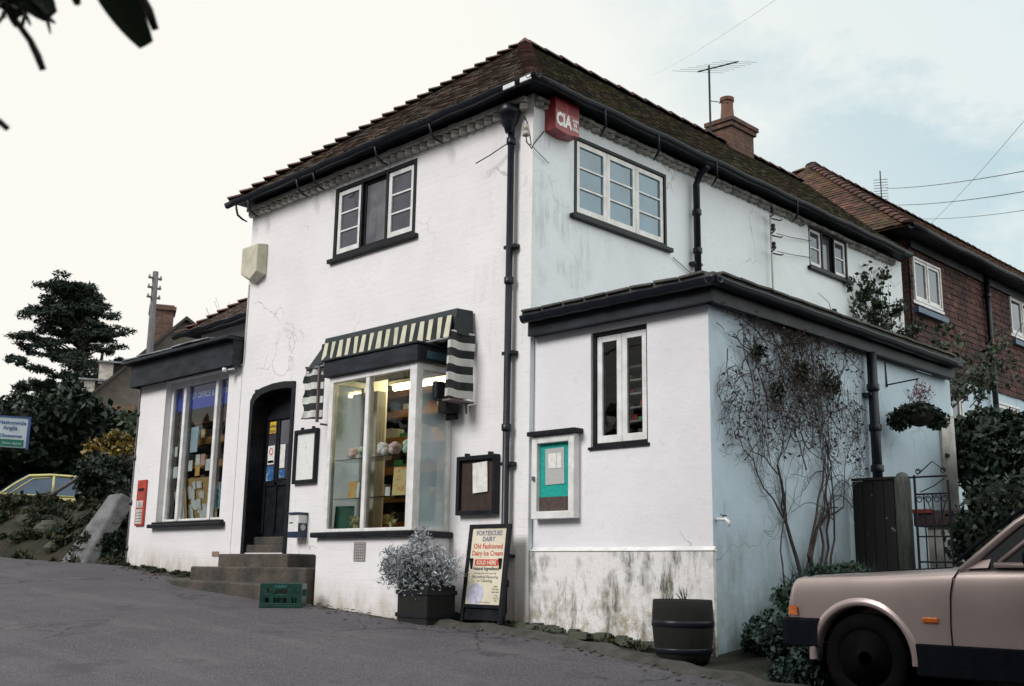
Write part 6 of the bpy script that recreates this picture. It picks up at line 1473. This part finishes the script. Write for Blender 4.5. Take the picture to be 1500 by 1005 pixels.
# ------------------------------------------------------------------ unseen trees and hedges added round the viewpoint to cut sky light and reflections
def belt(name, pts, hgt, label, seed):
    t = thing(name, (pts[0][0], pts[0][1], g(*pts[0])), label, 'tree belt'); r = random.Random(seed); vols = []
    for (a, b), (c, d) in zip(pts, pts[1:]):
        n = max(2, int(math.hypot(c-a, d-b)/2.2))
        for k in range(n):
            x, y = a+(c-a)*k/n, b+(d-b)*k/n; hh = hgt*r.uniform(.7, 1.15); vols.append(((x+r.uniform(-.5, .5), y+r.uniform(-.5, .5), g(x, y)+hh*.5), (2.0, 2.0, hh*.55)))
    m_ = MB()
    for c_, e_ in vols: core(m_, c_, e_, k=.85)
    m_.build('shade_core', M['core'], t, recalc=False); foliage_obj('foliage', leafcloud(vols, 9000, .38, 0, .8, seed=seed), M['leaf_dark'], t)
belt('unseen_tree_belt', [(-44, -19), (-24, -15.5), (-6, -14.5), (14, -14)], 5.5, 'unseen dark trees across the road behind the viewer, added to cut sky light', 201)
belt('unseen_tree_belt', [(12.2, -12), (11.8, -3), (12, 5)], 4.6, 'unseen dark hedge added right of the parked car to block sky light', 202)  # added out of view to darken the ground and car on the right

def shade_tree():
    bx_, by_ = 4.0, -11.6; bz_ = g(bx_, by_); t = thing('unseen_shade_tree', (bx_, by_, bz_), 'tall unseen evergreen added behind the viewer to shade the parked car', 'tree'); c_ = (4.1, -11.6, 7.4)  # unseen tree, added to keep the sun off the right foreground
    m_ = MB(); m_.tube([(bx_, by_, bz_), (bx_+.1, by_, bz_+3), (bx_, by_, 6.5)], [.28, .22, .12], 9); m_.build('trunk', M['bark'], t, smooth=True)
    bl = blobs(c_, (2.9, 2.5, 3.0), 16, 301, .42); m_ = MB()
    for a, e in bl: core(m_, a, e, k=.8)
    m_.build('shade_core', M['core'], t, recalc=False); foliage_obj('crown', leafcloud(bl, 9000, .22, 0, .6, seed=302), M['leaf_dark'], t)
shade_tree()
# ------------------------------------------------------------------ overhanging branch at top left (tree beside the photographer)
ob = thing('laurel_branch', (6.0, -7.9, 1.4), 'out of focus dark laurel leaves hanging in at the top left corner', 'branch')
# limb comes from a trunk left of the viewpoint
mb = MB(); mb.tube([(4.3, -9.2, -.95), (4.35, -9.0, .4), (5.2, -8.6, 1.25), (6.2, -7.6, 1.38), (6.455, -7.23, 1.20), (6.50, -7.13, 1.13)], [.09, .08, .05, .014, .007, .004], 8)
mb.tube([(6.36, -7.36, 1.27), (6.40, -7.28, 1.12), (6.425, -7.215, 1.035)], [.008, .006, .004], 6); mb.tube([(6.425, -7.21, 1.035), (6.424, -7.194, 1.015), (6.421, -7.17, .994), (6.419, -7.160, .981), (6.417, -7.152, .968)], [.004, .003, .0035, .004, .0035], 6)
mb.tube([(6.30, -7.40, 1.2), (6.33, -7.26, .98), (6.37, -7.20, .918), (6.381, -7.178, .912), (6.384, -7.169, .905)], [.006, .004, .0035, .0035, .003], 6); mb.tube([(6.44, -7.17, 1.03), (6.437, -7.162, 1.02), (6.432, -7.154, 1.004)], [.002, .003, .001], 5)
mb.tube([(6.50, -7.13, 1.13), (6.492, -7.098, 1.068), (6.486, -7.074, 1.043), (6.482, -7.062, 1.026)], [.004, .004, .0055, .004], 6); mb.build('limb', M['bark'], ob, smooth=True)
LEAVES = [((6.478, -7.150, 1.095), (6.472, -7.066, 1.010), .019), ((6.466, -7.158, 1.075), (6.455, -7.138, 1.035), .007), ((6.435, -7.22, 1.07), (6.438, -7.158, 1.020), .020), ((6.44, -7.20, 1.07), (6.446, -7.160, 1.022), .012), ((6.43, -7.24, 1.06), (6.428, -7.186, 1.012), .012)]
rl_ = random.Random(9)
for k in range(26): q_ = Vector((6.428, -7.195, 1.028))+Vector((rl_.gauss(0, .004), rl_.gauss(0, .014), rl_.gauss(0, .006))); LEAVES.append((tuple(q_), tuple(q_+Vector((rl_.gauss(0, .004), rl_.gauss(.004, .008), -abs(rl_.gauss(.010, .006))))), .0022))
mb = MB()
for a, b, w in LEAVES:
    a, b = Vector(a), Vector(b); d = (b-a); view = Vector((-.80, .50, .35)); sd = d.cross(view).normalized()*w; n = 10
    bs = len(mb.v)
    for i in range(n+1):
        f = i/n; wd = math.sin(math.pi*min(1, f*.80+.10))**.7
        p = a+d*f; mb.v += [tuple(p-sd*wd), tuple(p+view*.003), tuple(p+sd*wd)]
    for i in range(n):
        for j in range(2): q = bs+i*3+j; mb.f.append((q, q+1, q+4, q+3)); mb.m.append(0)
mb.build('leaves', M['leaf_over'], ob, smooth=True, recalc=False)

# ================================================================== WORLD, SUN, CAMERA
w = bpy.data.worlds.new('World'); scene.world = w; w.use_nodes = True; nt = w.node_tree
for n_ in list(nt.nodes): nt.nodes.remove(n_)
SUN_DIR = Vector((-.12, -.80, .58)).normalized()
el = math.asin(SUN_DIR.z); az = math.atan2(SUN_DIR.x, SUN_DIR.y)
sky = nt.nodes.new('ShaderNodeTexSky'); sky.sky_type = 'NISHITA'; sky.sun_disc = False; sky.sun_elevation = el; sky.sun_rotation = az
bg1 = nt.nodes.new('ShaderNodeBackground'); L(nt, sky.outputs[0], bg1.inputs[0]); bg1.inputs[1].default_value = .10
tc = nt.nodes.new('ShaderNodeTexCoord')
nrm = nt.nodes.new('ShaderNodeVectorMath'); nrm.operation = 'NORMALIZE'; L(nt, tc.outputs['Generated'], nrm.inputs[0])
dot = nt.nodes.new('ShaderNodeVectorMath'); dot.operation = 'DOT_PRODUCT'; L(nt, nrm.outputs[0], dot.inputs[0]); dot.inputs[1].default_value = Vector((.05, .80, .55)).normalized()
mp = nt.nodes.new('ShaderNodeMapping'); L(nt, nrm.outputs[0], mp.inputs[0]); mp.inputs['Scale'].default_value = (1, 1, 1.7)
nz = noise(nt, mp.outputs[0], 4.6, 8, .62)
patch = ramp(nt, dot.outputs['Value'], [(.78, 0.0), (.97, 1.0)])
nzr = ramp(nt, nz, [(.42, 0.0), (.56, 1.0)])
blue = math_(nt, 'MULTIPLY', patch, math_(nt, 'MULTIPLY_ADD', nzr, .75, .25), clamp=True)
ccol = mixc(nt, blue, (1.03, 1.01, .945), (.24, .52, .64))
ccol = mixc(nt, math_(nt, 'MULTIPLY', ramp(nt, dot.outputs['Value'], [(.70, 0.0), (.95, .45)]), 1.0), ccol, (.80, .95, .98))
bg2 = nt.nodes.new('ShaderNodeBackground'); L(nt, ccol, bg2.inputs[0])
def lobe(v, a, b, va, vb):
    d_ = nt.nodes.new('ShaderNodeVectorMath'); d_.operation = 'DOT_PRODUCT'; L(nt, nrm.outputs[0], d_.inputs[0]); d_.inputs[1].default_value = Vector(v).normalized()
    m_ = nt.nodes.new('ShaderNodeMapRange'); m_.interpolation_type = 'SMOOTHSTEP'; L(nt, d_.outputs['Value'], m_.inputs[0])
    for i, q in enumerate((a, b, va, vb)): m_.inputs[i+1].default_value = q
    return m_.outputs[0]
# sky out of view: dimmed behind the viewer, raised to light the side wall
st1 = math_(nt, 'MULTIPLY', lobe((-.45, .75, .35), -.25, .45, .30, .97), 1.0)
st2 = lobe((.85, .25, .50), .30, .95, .0, 1.25)
L(nt, math_(nt, 'ADD', st1, st2), bg2.inputs[1])
ms = nt.nodes.new('ShaderNodeMixShader'); L(nt, math_(nt, 'MULTIPLY_ADD', blue, -.12, .97), ms.inputs[0]); L(nt, bg1.outputs[0], ms.inputs[1]); L(nt, bg2.outputs[0], ms.inputs[2])
out = nt.nodes.new('ShaderNodeOutputWorld'); L(nt, ms.outputs[0], out.inputs[0])

sl = bpy.data.lights.new('sun', 'SUN'); sl.energy = 2.95; sl.angle = R(24); sl.color = (1, .965, .94)
so_ = bpy.data.objects.new('sun', sl); COL.objects.link(so_); so_.rotation_euler = SUN_DIR.to_track_quat('Z', 'Y').to_euler()

cam = bpy.data.cameras.new('camera'); co = bpy.data.objects.new('camera', cam); COL.objects.link(co)
X = Vector((0.71067238, -0.13517049, -0.6904156)); Y = Vector((0.70335041, 0.15825384, 0.69300355)); Z = Vector((0.01558729, -0.97810258, 0.20753886))
# rows: world axes in camera coords (x right, y down, z forward)
right = Vector((X.x, Y.x, Z.x)); down = Vector((X.y, Y.y, Z.y)); fwd = Vector((X.z, Y.z, Z.z))
mt_ = Matrix((right, -down, -fwd)).transposed().to_4x4(); mt_.translation = Vector((7.53583272, -7.55972537, .4497793)); co.matrix_world = mt_
cam.sensor_width = 36; cam.sensor_fit = 'HORIZONTAL'; cam.lens = 36*1596.168/1500; cam.clip_start = .05; cam.clip_end = 3000
cam.dof.use_dof = True; cam.dof.focus_distance = 11.0; cam.dof.aperture_fstop = 8.0
scene.camera = co
scene.view_settings.view_transform = 'Standard'; scene.view_settings.look = 'None'; scene.view_settings.exposure = 0
scene.cycles.use_denoising = True; scene.cycles.max_bounces = 8; scene.cycles.transparent_max_bounces = 12
